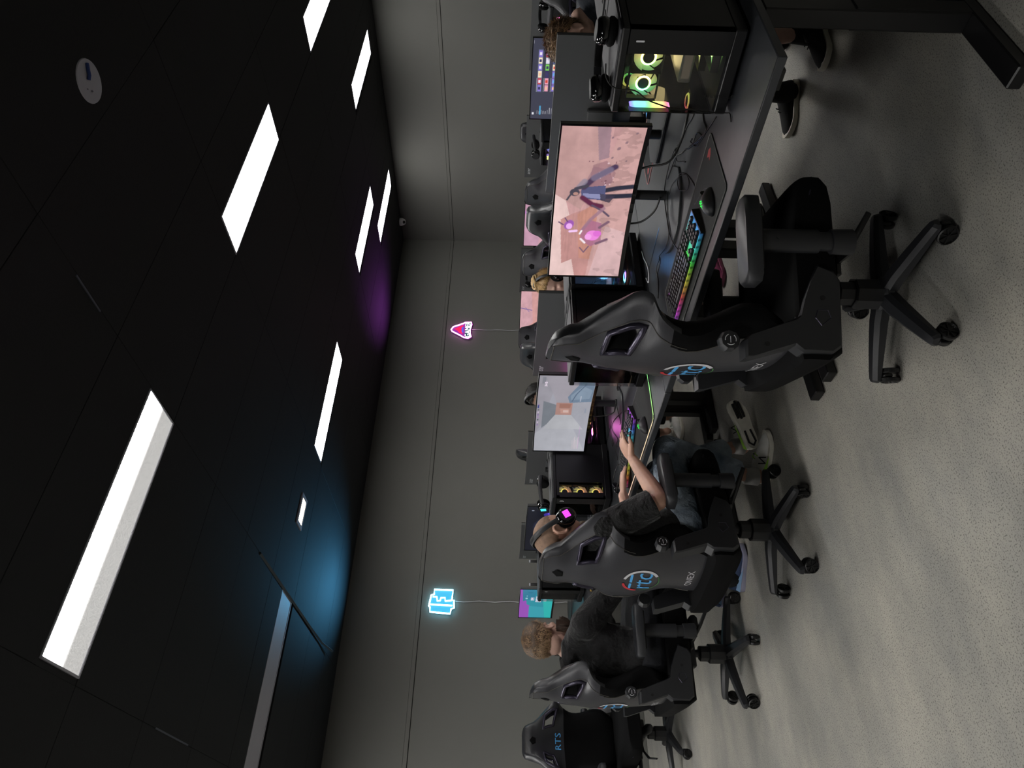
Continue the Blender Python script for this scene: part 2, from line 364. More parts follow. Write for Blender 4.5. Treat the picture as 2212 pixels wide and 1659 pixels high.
def sign_spill_helper(cx,cz,col,e,par):  # unseen lamp added at the sign to throw its glow on the ceiling
    ld=bpy.data.lights.new('neon_spill_helper','AREA'); ld.shape='RECTANGLE'; ld.size=.26; ld.size_y=.05; ld.energy=e; ld.color=col; ld.spread=radians(85)
    o=bpy.data.objects.new('neon_spill_helper',ld); COL.objects.link(o); o.location=(0,-.10,.17); o.rotation_euler=(radians(180+38),0,0); o.parent=par; return o
sign_spill_helper(0,0,(.12,.55,1),7.0,t)
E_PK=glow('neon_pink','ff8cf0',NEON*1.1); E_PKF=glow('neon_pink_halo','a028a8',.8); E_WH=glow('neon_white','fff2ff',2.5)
t=thing('neon_sign','pink triangular neon sign reading GAMER under a red figure','neon sign',(6.52,YB,2.06))
def NP(p): return (-(p[1]-650)/220*.31, -(p[0]-815)/240*.29)
tri=[NP(p) for p in [(692,648),(715,610),(790,580),(835,560),(850,548),(925,545),(930,575),(915,640),(918,700),(930,735),(895,758),(850,752),(800,722),(740,690),(705,672)]]
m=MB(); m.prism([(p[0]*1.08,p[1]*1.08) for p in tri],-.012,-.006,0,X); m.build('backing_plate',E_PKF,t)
m=MB(); polyline_tube(m,tri,.008,X); m.build('outline_tube',E_PK,t,smooth=True)
m=MB(); text(m,'GAMER',.105,X@Matrix.Translation((.005,-.09,.008)),0,.86,bold=.0012); m.build('word',E_WH,t,fix=False)
m=MB(); m.prism([NP(p) for p in [(730,640),(765,622),(790,605),(830,590),(828,640),(800,650),(830,665),(826,705),(790,690),(765,662)]],0,.006,0,X); m.build('red_figure',glow('neon_red','d01048',1.6),t)
m=MB(); m.box(-.135,.135,-.128,-.052,0,.004,X=X); m.build('word_plate',glow('neon_teal','0a6a72',.5),t)
m=MB(); m.prism([NP(p) for p in [(815,620),(835,615),(838,690),(818,685)]],0,.008,0,X); m.build('violet_band',glow('neon_violet','4a50c8',1.4),t)
sign_spill_helper(0,0,(.62,.12,.9),3.2,t)
for nm,x,z1,lb in (('sign_lead',2.62,1.92,'thin white lead hanging from the blue neon sign'),('sign_lead',6.545,1.915,'thin white lead hanging from the pink neon sign')):
    m=MB(); pts=[(x+.006*sin(k*1.7+x)+.004*k/8,YB-.012,z1-k*.085) for k in range(int(z1/.085))]; m.tube(pts,.0045,6); tag(m.build(nm,'cable_w',smooth=True),lb,'cable')
# ------------------------------------------------------------------ desks
DZ=.74
def make_desk(loc, rz, label, L=1.5, D=.718):      # local: user sits at -x, front edge at x=0, long side along y from 0 to L
    t=thing('gaming_desk',label,'desk',loc,rz,'black desks of the gaming rows')
    m=MB(); m.box(0,D-.002,.0015,L-.0015,DZ-.028,DZ,b=.003); m.build('desktop','desk',t,auto=40)
    m=MB()
    for y in (.10,L-.10): m.box(.06,D-.06,y-.03,y+.03,DZ-.06,DZ-.029)
    m.box(.33,.39,.10,L-.10,DZ-.075,DZ-.0295); m.build('support_frame','steel',t)
    for y in (.07,L-.07):
        m=MB(); m.box(.37,.45,y-.03,y+.03,.045,DZ-.06,b=.004); m.box(.375,.445,y-.0345,y+.0345,.045,.40,b=.003); m.build('leg','steel',t)
        m=MB(); m.box(.05,D-.04,y-.034,y+.034,.006,.048,b=.004); m.build('foot','steel',t)
        for x in (.09,D-.08):
            m=MB(); m.cyl((x,y,0),(x,y,.007),.02,12); m.build('levelling_pad','rubber',t)
    m=MB(); P=[(.58+.022*cos(a),L-.21+(.03 if sin(a)>0 else -.03)+.022*sin(a)) for a in np.linspace(0,2*pi,24,endpoint=False)]; m.prism(P,DZ-.002,DZ+.0025); m.build('cable_grommet','rubber',t)
    return t
desk_A=make_desk((1.80,.90,0),0,'nearest front-row desk, under the lit glass computer and widest monitor')
def dup_desk(loc,rz,lb): return dup(desk_A,lb,loc,rz)
dup_desk((1.80,2.40,0),0,'second front-row desk, where the bald man in headphones plays')
dup_desk((1.80,3.90,0),0,'third front-row desk, in front of the brown haired bearded man')
dup_desk((1.80,5.40,0),0,'far front-row desk at the wall end, holding the turquoise screen')
for i,lb in enumerate(['desk behind the nearest one, seat of the player in the dark hoodie','desk facing the second one, seat of the blond player','desk facing the third one, seat of the black haired player','farthest desk of the facing row, close to the back wall']):
    dup_desk((3.24,2.40+1.5*i,0),180,lb)
for i in range(3):
    dup_desk((5.46,2.35+1.55*i,0),0,['second-row desk under the screen with a grid of pictures','second-row desk under the violet battle screen','second-row desk nearest the pink neon sign'][i])
    dup_desk((6.905,3.85+1.55*i,0),180,['far-side second-row desk behind the grid of pictures','far-side second-row desk behind the violet battle screen','far-side second-row desk nearest the back wall'][i])
# ------------------------------------------------------------------ gaming chair (local +x = the way the sitter faces)
def chair_back():
    WT=[(.43,.15),(.46,.195),(.50,.215),(.58,.232),(.68,.235),(.78,.228),(.87,.238),(.94,.262),(1.0,.284),(1.06,.288),(1.10,.272),(1.14,.222),(1.175,.178),(1.21,.154),(1.25,.142),(1.29,.128),(1.31,.105),(1.322,.06)]
    TT=[(.43,.03),(.47,.08),(.55,.10),(.8,.10),(1.0,.085),(1.15,.085),(1.25,.075),(1.3,.05),(1.322,.015)]
    KT=[(.43,.01),(.5,.06),(.58,.12),(.66,.12),(.75,.075),(.83,.04),(.90,.055),(.96,.09),(1.03,.14),(1.09,.155),(1.15,.10),(1.22,.03),(1.322,0)]
    XT=[(.43,-.265),(.55,-.282),(.75,-.295),(.95,-.295),(1.1,-.28),(1.2,-.262),(1.322,-.240)]
    shift=lambda z,s: z-.06*exp(-((z-1.07)/.075)**2)*min(1,abs(s)/.8)**1.5
    w=lambda z: itp(WT,z); xb=lambda z: itp(XT,z)
    zm=lambda z: 1-(1-z)*.89 if z<1 else 1+(z-1)*.94
    def back(z,s): a=abs(s); return Vector((xb(z)+itp(KT,z)*.92*a**2.1+ (0 if a<.86 else (a-.86)/.14*.018), s*w(z), zm(shift(z,s))))
    def front(z,s):
        a=abs(s); th=itp(TT,z)
        return Vector((xb(z)+th*(1-.5*max(0,(a-.72)/.28)**2)+itp(KT,z)*a**2.0+(0 if a<.86 else -(a-.86)/.14*.016), s*w(z), zm(shift(z,s))))
    return back,front
BK,FR=chair_back()
def make_chair(label, loc, rz):
    t=thing('gaming_chair',label,'chair',loc,rz,'black gaming chairs')
    S=[0,.13,.27,.4,.5,.6,.7,.78,.86,.94,1.0]; S=[-s for s in S[:0:-1]]+S; n=len(S)
    Z=[.43,.445,.46,.49,.53,.57,.61,.65,.69,.73,.77,.81,.85,.88,.91,.94,.96,.98,1.0,1.02,1.04,1.06,1.08,1.10,1.12,1.14,1.16,1.18,1.2,1.22,1.245,1.27,1.285,1.297,1.307,1.315,1.32]
    vs=[];fs=[];mi=[]; B={};F={}
    for i,z in enumerate(Z):
        for j,s in enumerate(S):
            B[i,j]=len(vs); vs.append(BK(z,s)); F[i,j]=len(vs); vs.append(FR(z,s))
    iz0,iz1=Z.index(1.06),Z.index(1.14)
    def inhole(i,j): 
        a=(S[j]+S[j+1])/2; return iz0<=i<iz1 and .4<abs(a)<.78
    for i in range(len(Z)-1):
        for j in range(n-1):
            if inhole(i,j): continue
            a=abs((S[j]+S[j+1])/2); z=Z[i]
            diag=.93
            fs.append((B[i,j],B[i,j+1],B[i+1,j+1],B[i+1,j])); mi.append(1 if (a>.78 and z<.90) else 0)
            fs.append((F[i,j],F[i+1,j],F[i+1,j+1],F[i,j+1])); mi.append(1 if z<diag else 2)
        for j,sg in ((0,1),(n-1,-1)):
            q=(B[i,j],B[i+1,j],F[i+1,j],F[i,j]); fs.append(q if sg>0 else q[::-1]); mi.append(1 if Z[i]<.86 else 2)
    for j in range(n-1):
        fs.append((B[0,j],F[0,j],F[0,j+1],B[0,j+1])); mi.append(1); e=len(Z)-1
        fs.append((B[e,j],B[e,j+1],F[e,j+1],F[e,j])); mi.append(2)
    rings=[]
    for sg in (1,-1):
        js=[k for k in range(n) if .399<S[k]*sg<.781]; js.sort()
        per=[(iz0,k) for k in js]+[(i,js[-1]) for i in range(iz0+1,iz1+1)]+[(iz1,k) for k in js[-2::-1]]+[(i,js[0]) for i in range(iz1-1,iz0,-1)]
        for a,b in zip(per,per[1:]+per[:1]):
            fs.append((B[a],F[a],F[b],B[b])); mi.append(3)
        rings.append(([vs[B[p]] for p in per],[vs[F[p]] for p in per]))
    m=MB(); m.v=[tuple(v) for v in vs]; m.f=fs; m.m=mi; m.build('backrest',['leather','suede','carbon','plastic'],t,auto=42)
    for rb,rf in rings:
        for rr in (rb,rf):
            m=MB(); m.tube(rr,.0115,7,closed=True,up=(1,0,0)); m.build('slot_trim','frame_gun',t,smooth=True)
    m=MB()            # stitched seams round the back panel
    for sg in (1,-1):
        m.tube([BK(z,sg*.84)+Vector((-.002,0,0)) for z in Z[12:-3]],.0016,4)
        m.tube([BK(z,sg*.775)+Vector((-.002,0,0)) for z in Z[3:14]],.0022,4)
    m.tube([BK(1.302,s)+Vector((-.003,0,0)) for s in S[2:-2]],.0016,4); m.build('stitching','seam',t)
    # printed marks on the back: ring mark with letters, word below, faceted head badge on both faces
    def onback(u,z,off=.0025): 
        s=max(-1,min(1,u/max(.05,itp([(.43,.15),(.5,.215),(.68,.235),(.87,.228),(1.0,.268)],z)))); zi=1-(1-z)/.89; s=max(-1,min(1,u/max(.05,itp([(.43,.15),(.5,.215),(.68,.235),(.87,.228),(1.0,.268)],zi)))); p=BK(zi,s); p.z=z; return p+Vector((-off,0,0))
    def mark(name,vs2,fs2,cz,m_,k=1): 
        q=MB(); q.add([onback(-v[0]*k,cz+v[1]*k) for v in vs2],fs2); return q.build(name,m_,t,fix=False)
    def arc(r0,r1,a0,a1,n=18,taper=False):
        v=[];f=[]
        for i in range(n+1):
            a=radians(a0+(a1-a0)*i/n); tt=1-abs(2*i/n-1)**2 if taper else 1; ra=r1-(r1-r0)*max(.25,tt)
            v+= [(cos(a)*ra,sin(a)*ra),(cos(a)*r1,sin(a)*r1)]
        for i in range(n): f.append((2*i,2*i+1,2*i+3,2*i+2))
        return v,f
    lz=.815
    mark('logo_arc',*arc(.078,.090,100,172),lz,'red_print'); mark('logo_arc',*arc(.077,.090,75,-62),lz,'white'); mark('logo_arc',*arc(.085,.089,182,294),lz,'green_print')
    v,f=text_data('rtc',.135); q=[(a.x*.92+(a.y)*.12,a.y-.010) for a in v]; mark('logo_letters',q,f,lz,'blue_print')
    q=[(-.062,.042),(-.015,.042),(-.013,.054),(-.060,.054),(-.006,.042),(.058,.042),(.060,.054),(-.004,.054)]; mark('logo_bars',q,[(0,1,2,3),(4,5,6,7)],lz,'blue_print')
    v,f=text_data('ONEX',.05); mark('word_mark',[(a.x*.9,a.y) for a in v],f,.575,'white')
    v,f=text_data('RTS',.07); q=MB(); pts=[]
    for a in v: p=FR(1.0,max(-.5,min(.5,a.x*1.15/.26))); z=.995+a.y; p=FR(z,0); p2=FR(z,a.x*1.15/.268); pts.append(Vector((p2.x+.003,a.x*1.15,z)))
    q.add(pts,f); q.build('chest_letters','blue_print',t,fix=False)
    for face,off in ((BK,-.004),(FR,.004)):
        q=MB(); pts=[(0,.030),(.032,.004),(.020,-.026),(-.020,-.026),(-.032,.004)]
        base=[face(1.225+z,0)+Vector((off*.2,y,0)) for y,z in pts]; top=[face(1.225+z*.72,0)+Vector((off,y*.72,0)) for y,z in pts]
        q.add(base+top,[tuple(range(5,10))]+[(k,(k+1)%5,5+(k+1)%5,5+k) for k in range(5)]); q.build('badge','suede',t)
    # seat
    m=MB(); U=[-.31,-.28,-.16,0,.12,.22,.285,.312,.322]; NS=24
    vs=[];fs=[]
    for i,x in enumerate(U):
        k=(x+.31)/.632; wd=.268-.035*max(0,(k-.8)/.2)**3; top=.52 - .030*max(0,(k-.85)/.15)**2; bot=.372+ .022*max(0,(k-.88)/.12)**2; 
        if i==0: top,bot=.50,.42
        for j in range(NS):
            a=2*pi*j/NS; ca,sa=cos(a),sin(a); y=wd*abs(ca)**.45*(1 if ca>0 else -1)
            if sa>=0: z=(top+bot)/2+(top-bot)/2*abs(sa)**.5+.045*(abs(y)/wd)**6*(1-max(0,(k-.75)/.25)); 
            else: z=(top+bot)/2-(top-bot)/2*abs(sa)**.5
            vs.append((x,y,z))
    for i in range(len(U)-1):
        for j in range(NS): fs.append((i*NS+j,i*NS+(j+1)%NS,(i+1)*NS+(j+1)%NS,(i+1)*NS+j))
    fs.append(tuple(range(NS))); fs.append(tuple((len(U)-1)*NS+j for j in range(NS)))
    m.add(vs,fs); m.build('seat','suede',t,auto=50)
    for sg in (1,-1):
        m=MB(); m.tube([(x,sg*.262,.482-(.02 if x>.2 else 0)) for x in (-.27,-.1,.0,.1,.2,.26)],.0025,5); m.build('seat_piping','frame_gun',t)
    m=MB(); m.box(-.15,.17,-.13,.13,.358,.398,b=.008); m.box(-.09,.10,-.07,.07,.312,.36,b=.01); m.build('tilt_mechanism','plastic_m',t,auto=40)
    m=MB(); m.tube([(.08,-.03,.335),(.17,-.03,.300),(.185,-.03,.294)],[.032,.036,.03],14,dome=True); m.build('tension_knob','plastic_m',t,auto=40)
    m=MB(); m.tube([(.02,-.06,.34),(.05,-.15,.335),(.11,-.22,.31),(.19,-.25,.27)],[.009,.010,.013,.011],8,flat=.6); m.build('lift_lever','plastic_m',t,smooth=True)
    # hinge covers and recline knob on both sides
    for sg in (1,-1):
        poly=[(.03,.345),(.05,.40),(.0,.43),(-.06,.455),(-.115,.47),(-.13,.50),(-.185,.66),(-.20,.675),(-.255,.675),(-.255,.655),(-.215,.50),(-.235,.47),(-.235,.365),(-.215,.335),(.0,.325)]
        hz=lambda z: .40+(z-.325)*.886
        poly=[(a-.058,hz(b)) for a,b in poly]
        X=Matrix(((1,0,0,0),(0,0,sg,sg*.262),(0,1,0,0),(0,0,0,1)))
        h=MB(); h.prism(poly,-.035,.028,0,X,ch=.008); hb=h.build('hinge_cover','plastic_m',t,auto=30)
        h=MB(); ph=[(a-.058,hz(b)) for a,b in [(-.15,.405),(-.125,.425),(-.10,.415),(-.10,.38),(-.125,.37)]]; 
        for a,b in zip(ph,ph[1:]+ph[:1]): h.tube([X@Vector((a[0],a[1],.0285)),X@Vector((b[0],b[1],.0285))],.0014,4)
        h.build('badge_outline','frame_gun',hb)
        for px_,pz_ in ((-.118,.395),(-.27,.60)):
            h=MB(); h.cyl(X@Vector((px_,hz(pz_),.02)),X@Vector((px_,hz(pz_),.0305)),.008,10); h.build('bolt_hole','rubber',hb)
        h=MB(); h.box(-.15,-.128,-.002,.002,-.0,.0); 
        k=MB(); c=(-.255,sg*.235,.752); k.lathe([(.030,0),(.033,.01),(.033,.034),(.028,.043),(.0,.044)],9,0,Matrix.Translation(c)@Matrix.Rotation(-sg*pi/2,4,'X'))
        kn=k.build('lumbar_knob','plastic_m',t,auto=30)
        k=MB()
        for a0,a1 in ((20,100),(140,220),(250,320)):
            k.tube([(c[0]+cos(radians(a0+(a1-a0)*i/6))*.017,c[1]+sg*.0445,c[2]+sin(radians(a0+(a1-a0)*i/6))*.017) for i in range(7)],.0012,4)
        k.tube([(c[0]-.01,c[1]+sg*.0445,c[2]),(c[0]+.01,c[1]+sg*.0445,c[2])],.0012,4); k.build('knob_symbol','white',kn)
        # armrest
        a=MB(); a.box(-.02,.12,sg*.20-.03,sg*.20+.03,.362,.384,b=.006); a.box(.02,.09,min(sg*.2,sg*.325),max(sg*.2,sg*.325),.362,.382,b=.006); a.build('arm_bracket','steel',t)
        pz=.692 if sg<0 else .612; y=sg*.32
        a=MB(); a.tube([(.055,y,.372),(.055,y,.440)],[.042,.040],16,up=(1,0,0),flat=.72); a.build('arm_socket','plastic_m',t,auto=40)
        a=MB(); a.tube([(.055,y,.440),(.055,y,.48)],.031,16,up=(1,0,0),flat=.72); a.tube([(.055,y,.48),(.055,y,pz-.03)],[.038,.037],16,up=(1,0,0),flat=.72); a.cyl((.055,y+sg*.024,pz-.08),(.055,y+sg*.030,pz-.08),.007,8); a.build('arm_post','plastic_m',t,auto=40)
        a=MB(); a.box(-.05,.16,y-.035,y+.035,pz-.032,pz-.012,b=.006); a.build('pad_base','steel',t)
        a=MB(); pl=[(-.09,-.032),(-.07,-.048),(.12,-.054),(.185,-.040),(.20,-.015),(.20,.015),(.185,.040),(.12,.054),(-.07,.048),(-.09,.032)]
        a.prism(pl,-.020,.026,0,Matrix.Translation((0,y,pz)),ch=.012); a.build('arm_pad','plastic_m',t,auto=50)
    # column and star base
    m=MB(); m.cyl((0,0,.11),(0,0,.33),.022,16); m.lathe([(.056,.125),(.056,.215),(.050,.22)],8); m.lathe([(.044,.218),(.044,.27),(.038,.275)],8); m.build('gas_lift_cover','plastic_m',t)
    b=MB(); b.lathe([(.05,.085),(.062,.095),(.062,.118),(.05,.128)],20)
    hub=b.build('star_base','plastic_m',t,auto=40)
    return t
def add_legs(t, phase):
    for k in range(5):
        a=radians(phase+72*k); R=Matrix.Rotation(a,4,'Z'); m=MB()
        prof=[(.03,.034,.085,.128),(.10,.032,.083,.126),(.20,.028,.075,.112),(.285,.024,.068,.098),(.315,.022,.066,.092),(.325,.014,.068,.088)]
        vs=[];fs=[]
        for x,w_,z0,z1 in prof:
            for y,z in ((-w_,z0),(w_,z0),(w_,z1-.014),(w_*.55,z1),(-w_*.55,z1),(-w_,z1-.014)): vs.append((x,y,z))
        for i in range(len(prof)-1):
            for j in range(6): fs.append((i*6+j,i*6+(j+1)%6,(i+1)*6+(j+1)%6,(i+1)*6+j))
        fs+= [tuple(range(6)),tuple(range(30,36))]
        m.add(vs,fs,0,R); m.build('base_arm','plastic_m',t,auto=25)
        c=MB(); ca=radians(phase*1.7+40*k+20); X=R@Matrix.Translation((.302,0,0))@Matrix.Rotation(ca,4,'Z')
        c.cyl((0,0,.045),(0,0,.075),.009,10,0,X); c.box(-.022,.034,-.006,.006,.03,.062,b=.003,X=X)
        cs=c.build('caster','plastic',t,auto=40)
        for sg in (1,-1):
            wv=MB(); W=X@Matrix.Translation((.016,sg*.008,.033))@Matrix.Rotation(-sg*pi/2,4,'X')
            wv.lathe([(.030,0),(.033,.003),(.033,.015),(.029,.018),(.026,.012),(.006,.012),(.005,.019)],20,0,W)
            for q in range(7): wv.box(.004,.027,-.002,.002,.010,.0165,X=W@Matrix.Rotation(2*pi*q/7,4,'Z'))
            wv.build('wheel','plastic',cs,auto=40)
chair1=make_chair('nearest empty gaming chair, turned from the first desk, its logo seen edge-on',(1.75,1.72,0),-26)
CH=[('gaming chair holding the man with headphones, ring logo in full view',(1.505,3.125,0),8,-6),
('gaming chair under the bearded man, third from the viewer in the front row',(1.20,4.15,0),-5,-20),
('empty gaming chair at the left edge facing the viewer, blue letters on its front',(1.10,5.93,0),-80,20),
('gaming chair behind the player in the dark hoodie, cut by the right edge',(3.86,1.62,0),184,10),
('gaming chair behind the blond player, its headrest beside the widest monitor',(3.98,3.42,0),176,30),
('gaming chair behind the black haired player',(3.92,4.92,0),186,50),
('empty gaming chair near the back wall between the neon signs',(3.72,6.45,0),160,5),
('empty second-row gaming chair just right of the violet battle screen',(5.05,3.62,0),-8,12),
('empty second-row gaming chair in front of the violet battle screen',(4.98,4.42,0),8,44),
('empty second-row gaming chair seen from the side, right under the pink neon sign',(4.9,5.72,0),70,33),
('far gaming chair beyond the second row, behind the computer with headphones on it',(7.62,4.98,0),180,0)]
for lb,loc,rz,ph in CH:
    c=dup(chair1,lb,loc,rz); add_legs(c,ph-rz)
    if 'man' in lb: c.scale=(1,1,.972)
    if 'left edge' in lb: c.scale=(1,1,.955)
add_legs(chair1,-18+26)
# ------------------------------------------------------------------ screens: flat pictures painted as vertex colours of the lit panel
def canvas(h,w,c): a=np.zeros((h,w,3)); a[:]=lin(c)[:3]; return a
def YX(a): h,w=a.shape[:2]; return np.mgrid[0:1:h*1j,0:1:w*1j]
def blob(a,x,y,rx,ry,c,k=1,rot=0):
    Y,X=YX(a); asp=a.shape[1]/a.shape[0]; dx=(X-x)*asp; dy=Y-y; cr,sr=cos(rot),sin(rot); u=(dx*cr+dy*sr)/rx; v=(-dx*sr+dy*cr)/ry
    m=np.clip((1-(u*u+v*v))*4,0,1)[...,None]*k; a[:]=a*(1-m)+np.array(lin(c)[:3])*m
def rect(a,x0,y0,x1,y1,c,k=1):
    h,w=a.shape[:2]; i0,i1,j0,j1=int(y0*h),max(int(y0*h)+1,int(y1*h)),int(x0*w),max(int(x0*w)+1,int(x1*w)); a[i0:i1,j0:j1]=a[i0:i1,j0:j1]*(1-k)+np.array(lin(c)[:3])*k
def poly(a,pts,c,k=1):
    Y,X=YX(a); ins=np.zeros(X.shape,bool); n=len(pts)
    for i in range(n):
        x1,y1=pts[i]; x2,y2=pts[(i+1)%n]
        if y1==y2: continue
        cnd=((Y>=min(y1,y2))&(Y<max(y1,y2))); xs=x1+(Y-y1)*(x2-x1)/(y2-y1); ins^=(cnd&(X<xs))
    a[ins]=a[ins]*(1-k)+np.array(lin(c)[:3])*k
def stroke(a,pts,w,c,k=1):
    Y,X=YX(a); asp=a.shape[1]/a.shape[0]; X=X*asp; d=np.full(X.shape,9.)
    for (x1,y1),(x2,y2) in zip(pts,pts[1:]):
        x1*=asp; x2*=asp; L=(x2-x1)**2+(y2-y1)**2+1e-9; t=np.clip(((X-x1)*(x2-x1)+(Y-y1)*(y2-y1))/L,0,1); d=np.minimum(d,np.hypot(X-x1-t*(x2-x1),Y-y1-t*(y2-y1)))
    m=np.clip((w-d)/(w*.4),0,1)[...,None]*k; a[:]=a*(1-m)+np.array(lin(c)[:3])*m
def fbm(h,w,sx,sy,seed,oct=4):
    r=np.random.RandomState(seed); o=np.zeros((h,w)); amp=1; tot=0
    for q in range(oct):
        gx,gy=int(sx*2**q)+2,int(sy*2**q)+2; g=r.rand(gy,gx); yy=np.linspace(0,gy-1.001,h); xx=np.linspace(0,gx-1.001,w); i=yy.astype(int); j=xx.astype(int); fy=(yy-i)[:,None]; fx=(xx-j)[None]
        o+=amp*((g[i][:,j]*(1-fy)*(1-fx)+g[i+1][:,j]*fy*(1-fx)+g[i][:,j+1]*(1-fy)*fx+g[i+1][:,j+1]*fy*fx)); tot+=amp; amp*=.5
    return o/tot
def mul(a,f,lo,hi): a*= (lo+(hi-lo)*f)[...,None]
def scr_desert():
    a=canvas(150,350,'cfa0a0'); poly(a,[(0,0),(.62,0),(.55,.12),(.40,.22),(.38,.1),(.12,.16),(.11,.30),(0,.36)],'e8c8c4'); poly(a,[(.08,.16),(.38,.10),(.42,.25),(.47,.5),(0,.55),(0,.36),(.11,.3)],'c4908c')
    poly(a,[(.55,.0),(1,.0),(1,.55),(.62,.5),(.45,.35)],'c39a97'); poly(a,[(.12,.40),(.42,.32),(.52,.62),(.1,.72)],'c98f80'); poly(a,[(0,.52),(.3,.6),(.62,.55),(1,.72),(1,1),(0,1)],'cfa3a0'); poly(a,[(0,.56),(.34,.72),(.3,1),(0,1)],'d8b3b4')
    poly(a,[(.78,.5),(1,.42),(1,.58),(.80,.62)],'9a7f8c',.8); poly(a,[(.62,.36),(.74,.45),(.72,.66),(.64,.72),(.58,.5)],'a57f88',.7)
    mul(a,fbm(150,350,9,5,3),.80,1.16); st=fbm(150,350,30,6,8,3); Y,X=YX(a); m=((st>.58)&(Y>.62))[...,None]; a[:]=np.where(m,a*.80,a)
    for (x,y,r) in [(.80,.66,.02),(.86,.72,.03),(.9,.8,.024),(.78,.84,.016),(.93,.62,.02),(.96,.9,.02)]: blob(a,x,y,r,r*.7,'7d6470',.8,.6)
    for q,(sx,sy,lo,hi) in enumerate(((16,8,.88,1.1),(40,22,.93,1.06))): mul(a,fbm(150,350,sx,sy,20+q),lo,hi)
    st=fbm(150,350,8,40,31,3); m=((st>.57)&(Y>.15)&(Y<.6)&(X>.1)&(X<.55))[...,None]; a[:]=np.where(m,a*.92,a)
    poly(a,[(.56,.30),(.66,.42),(.75,.44),(.78,.60),(.70,.74),(.62,.70)],'8d6470',.55)
    for k in range(26):
        r=random.Random(k); blob(a,.6+.18*r.random(),.38+.36*r.random(),.006+.01*r.random(),.006+.008*r.random(),r.choice(['6a4050','e4c4cc','8a5a68']),.8)
    # a standing fighter with a trailing cape, and a pink glowing horned beast: plain generic figures
    stroke(a,[(.575,.58),(.598,.78),(.612,.99)],.044,'2a2b3d'); stroke(a,[(.540,.58),(.545,.80),(.552,.99)],.046,'27283a'); poly(a,[(.525,.34),(.60,.33),(.615,.64),(.515,.66)],'54567c'); poly(a,[(.535,.36),(.56,.36),(.555,.66),(.52,.66)],'8b8db4'); poly(a,[(.515,.60),(.56,.58),(.545,.78),(.50,.72)],'3a3448',.9)
    blob(a,.565,.25,.062,.07,'45414f'); blob(a,.556,.265,.028,.036,'b58a80'); stroke(a,[(.60,.36),(.665,.48),(.74,.72)],.05,'4a3654'); stroke(a,[(.665,.48),(.72,.66)],.06,'8a7f98',.55); stroke(a,[(.60,.30),(.64,.36)],.05,'8c8496',.8)
    stroke(a,[(.53,.36),(.485,.50),(.475,.62)],.046,'5e2444'); stroke(a,[(.48,.5),(.44,.66),(.41,.74)],.018,'5a4a60'); stroke(a,[(.55,.20),(.515,.16)],.016,'4a4652'); stroke(a,[(.59,.26),(.61,.40)],.03,'45414f')
    blob(a,.345,.22,.085,.065,'9a50b4',.9,.5); blob(a,.335,.225,.05,.045,'f0b0f4'); stroke(a,[(.345,.14),(.362,.08)],.012,'6a4a70'); stroke(a,[(.365,.2),(.39,.16)],.010,'6a4a70'); stroke(a,[(.30,.24),(.305,.33)],.022,'f4c8f4')
    poly(a,[(.24,.40),(.31,.38),(.38,.50),(.36,.66),(.24,.68),(.20,.55)],'a8688c',.8); blob(a,.275,.56,.085,.10,'ee88de'); blob(a,.265,.50,.05,.05,'f6a4ea'); blob(a,.288,.62,.05,.06,'e070d4'); stroke(a,[(.32,.42),(.38,.50),(.46,.66)],.03,'9a7488',.8); stroke(a,[(.25,.40),(.225,.46)],.018,'f4e6ee'); stroke(a,[(.285,.38),(.305,.40)],.016,'f6eef4'); stroke(a,[(.22,.62),(.25,.76)],.024,'7d5c70'); stroke(a,[(.33,.64),(.37,.75)],.024,'7d5c70'); stroke(a,[(.20,.52),(.16,.46),(.19,.40)],.012,'7d5c70')
    return a
def scr_shooter():
    a=canvas(150,350,'a9a9b4'); poly(a,[(0,0),(.2,0),(.42,.48),(.42,.62),(.28,.72),(0,1)],'b4b5bd'); poly(a,[(.2,0),(1,0),(1,.36),(.58,.22),(.42,.22)],'a3a0aa'); poly(a,[(.27,.12),(.62,.12),(.57,.36),(.44,.36),(.36,.30)],'7d838c')
    poly(a,[(.26,.15),(.44,.36),(.44,.66),(.26,.92)],'b9bac0'); poly(a,[(.44,.36),(.6,.36),(.6,.66),(.44,.66)],'b48c84'); poly(a,[(.46,.46),(.52,.44),(.52,.60),(.46,.62)],'c79a8e'); poly(a,[(.53,.42),(.585,.42),(.585,.64),(.53,.62)],'a6786c'); poly(a,[(.47,.5),(.5,.5),(.5,.6),(.47,.6)],'d8bab2')
    poly(a,[(.6,.36),(1,.1),(1,1),(.6,.66)],'a9a4ae'); poly(a,[(.44,.66),(.6,.66),(.9,1),(.2,1),(.26,.92)],'a7a8b2'); poly(a,[(.60,.60),(.68,.55),(.86,.72),(1,.85),(1,1),(.62,1),(.61,.8)],'76899f'); poly(a,[(.64,.62),(.70,.60),(.84,.8),(.78,.98),(.66,.95)],'8a9cb0'); stroke(a,[(.62,.64),(.72,.70),(.88,.86)],.012,'5c6e86')
    for k in range(9): rect(a,.30+.032*k,.03,.316+.032*k,.055,['8a5ab0','e0c8e8','3a3a50','b07ac0'][k%4],.8)
    rect(a,.52,.02,.56,.05,'3a4a8a'); rect(a,.87,.06,.97,.12,'7c808a',.6)
    for k in range(6): rect(a,.03,.74+.022*k,.03+.10+.02*(k%3),.75+.022*k,'d8c8d0',.7)
    rect(a,.03,.86,.3,.868,'c890d0',.7); rect(a,.62,.78,.70,.80,'c8ccd8',.6); rect(a,.47,.9,.53,.93,'8c98ac',.6)
    mul(a,fbm(150,350,14,8,5),.9,1.08); Y,X=YX(a); a*=(1.0+.22*(1-X)*(Y))[...,None]; return a
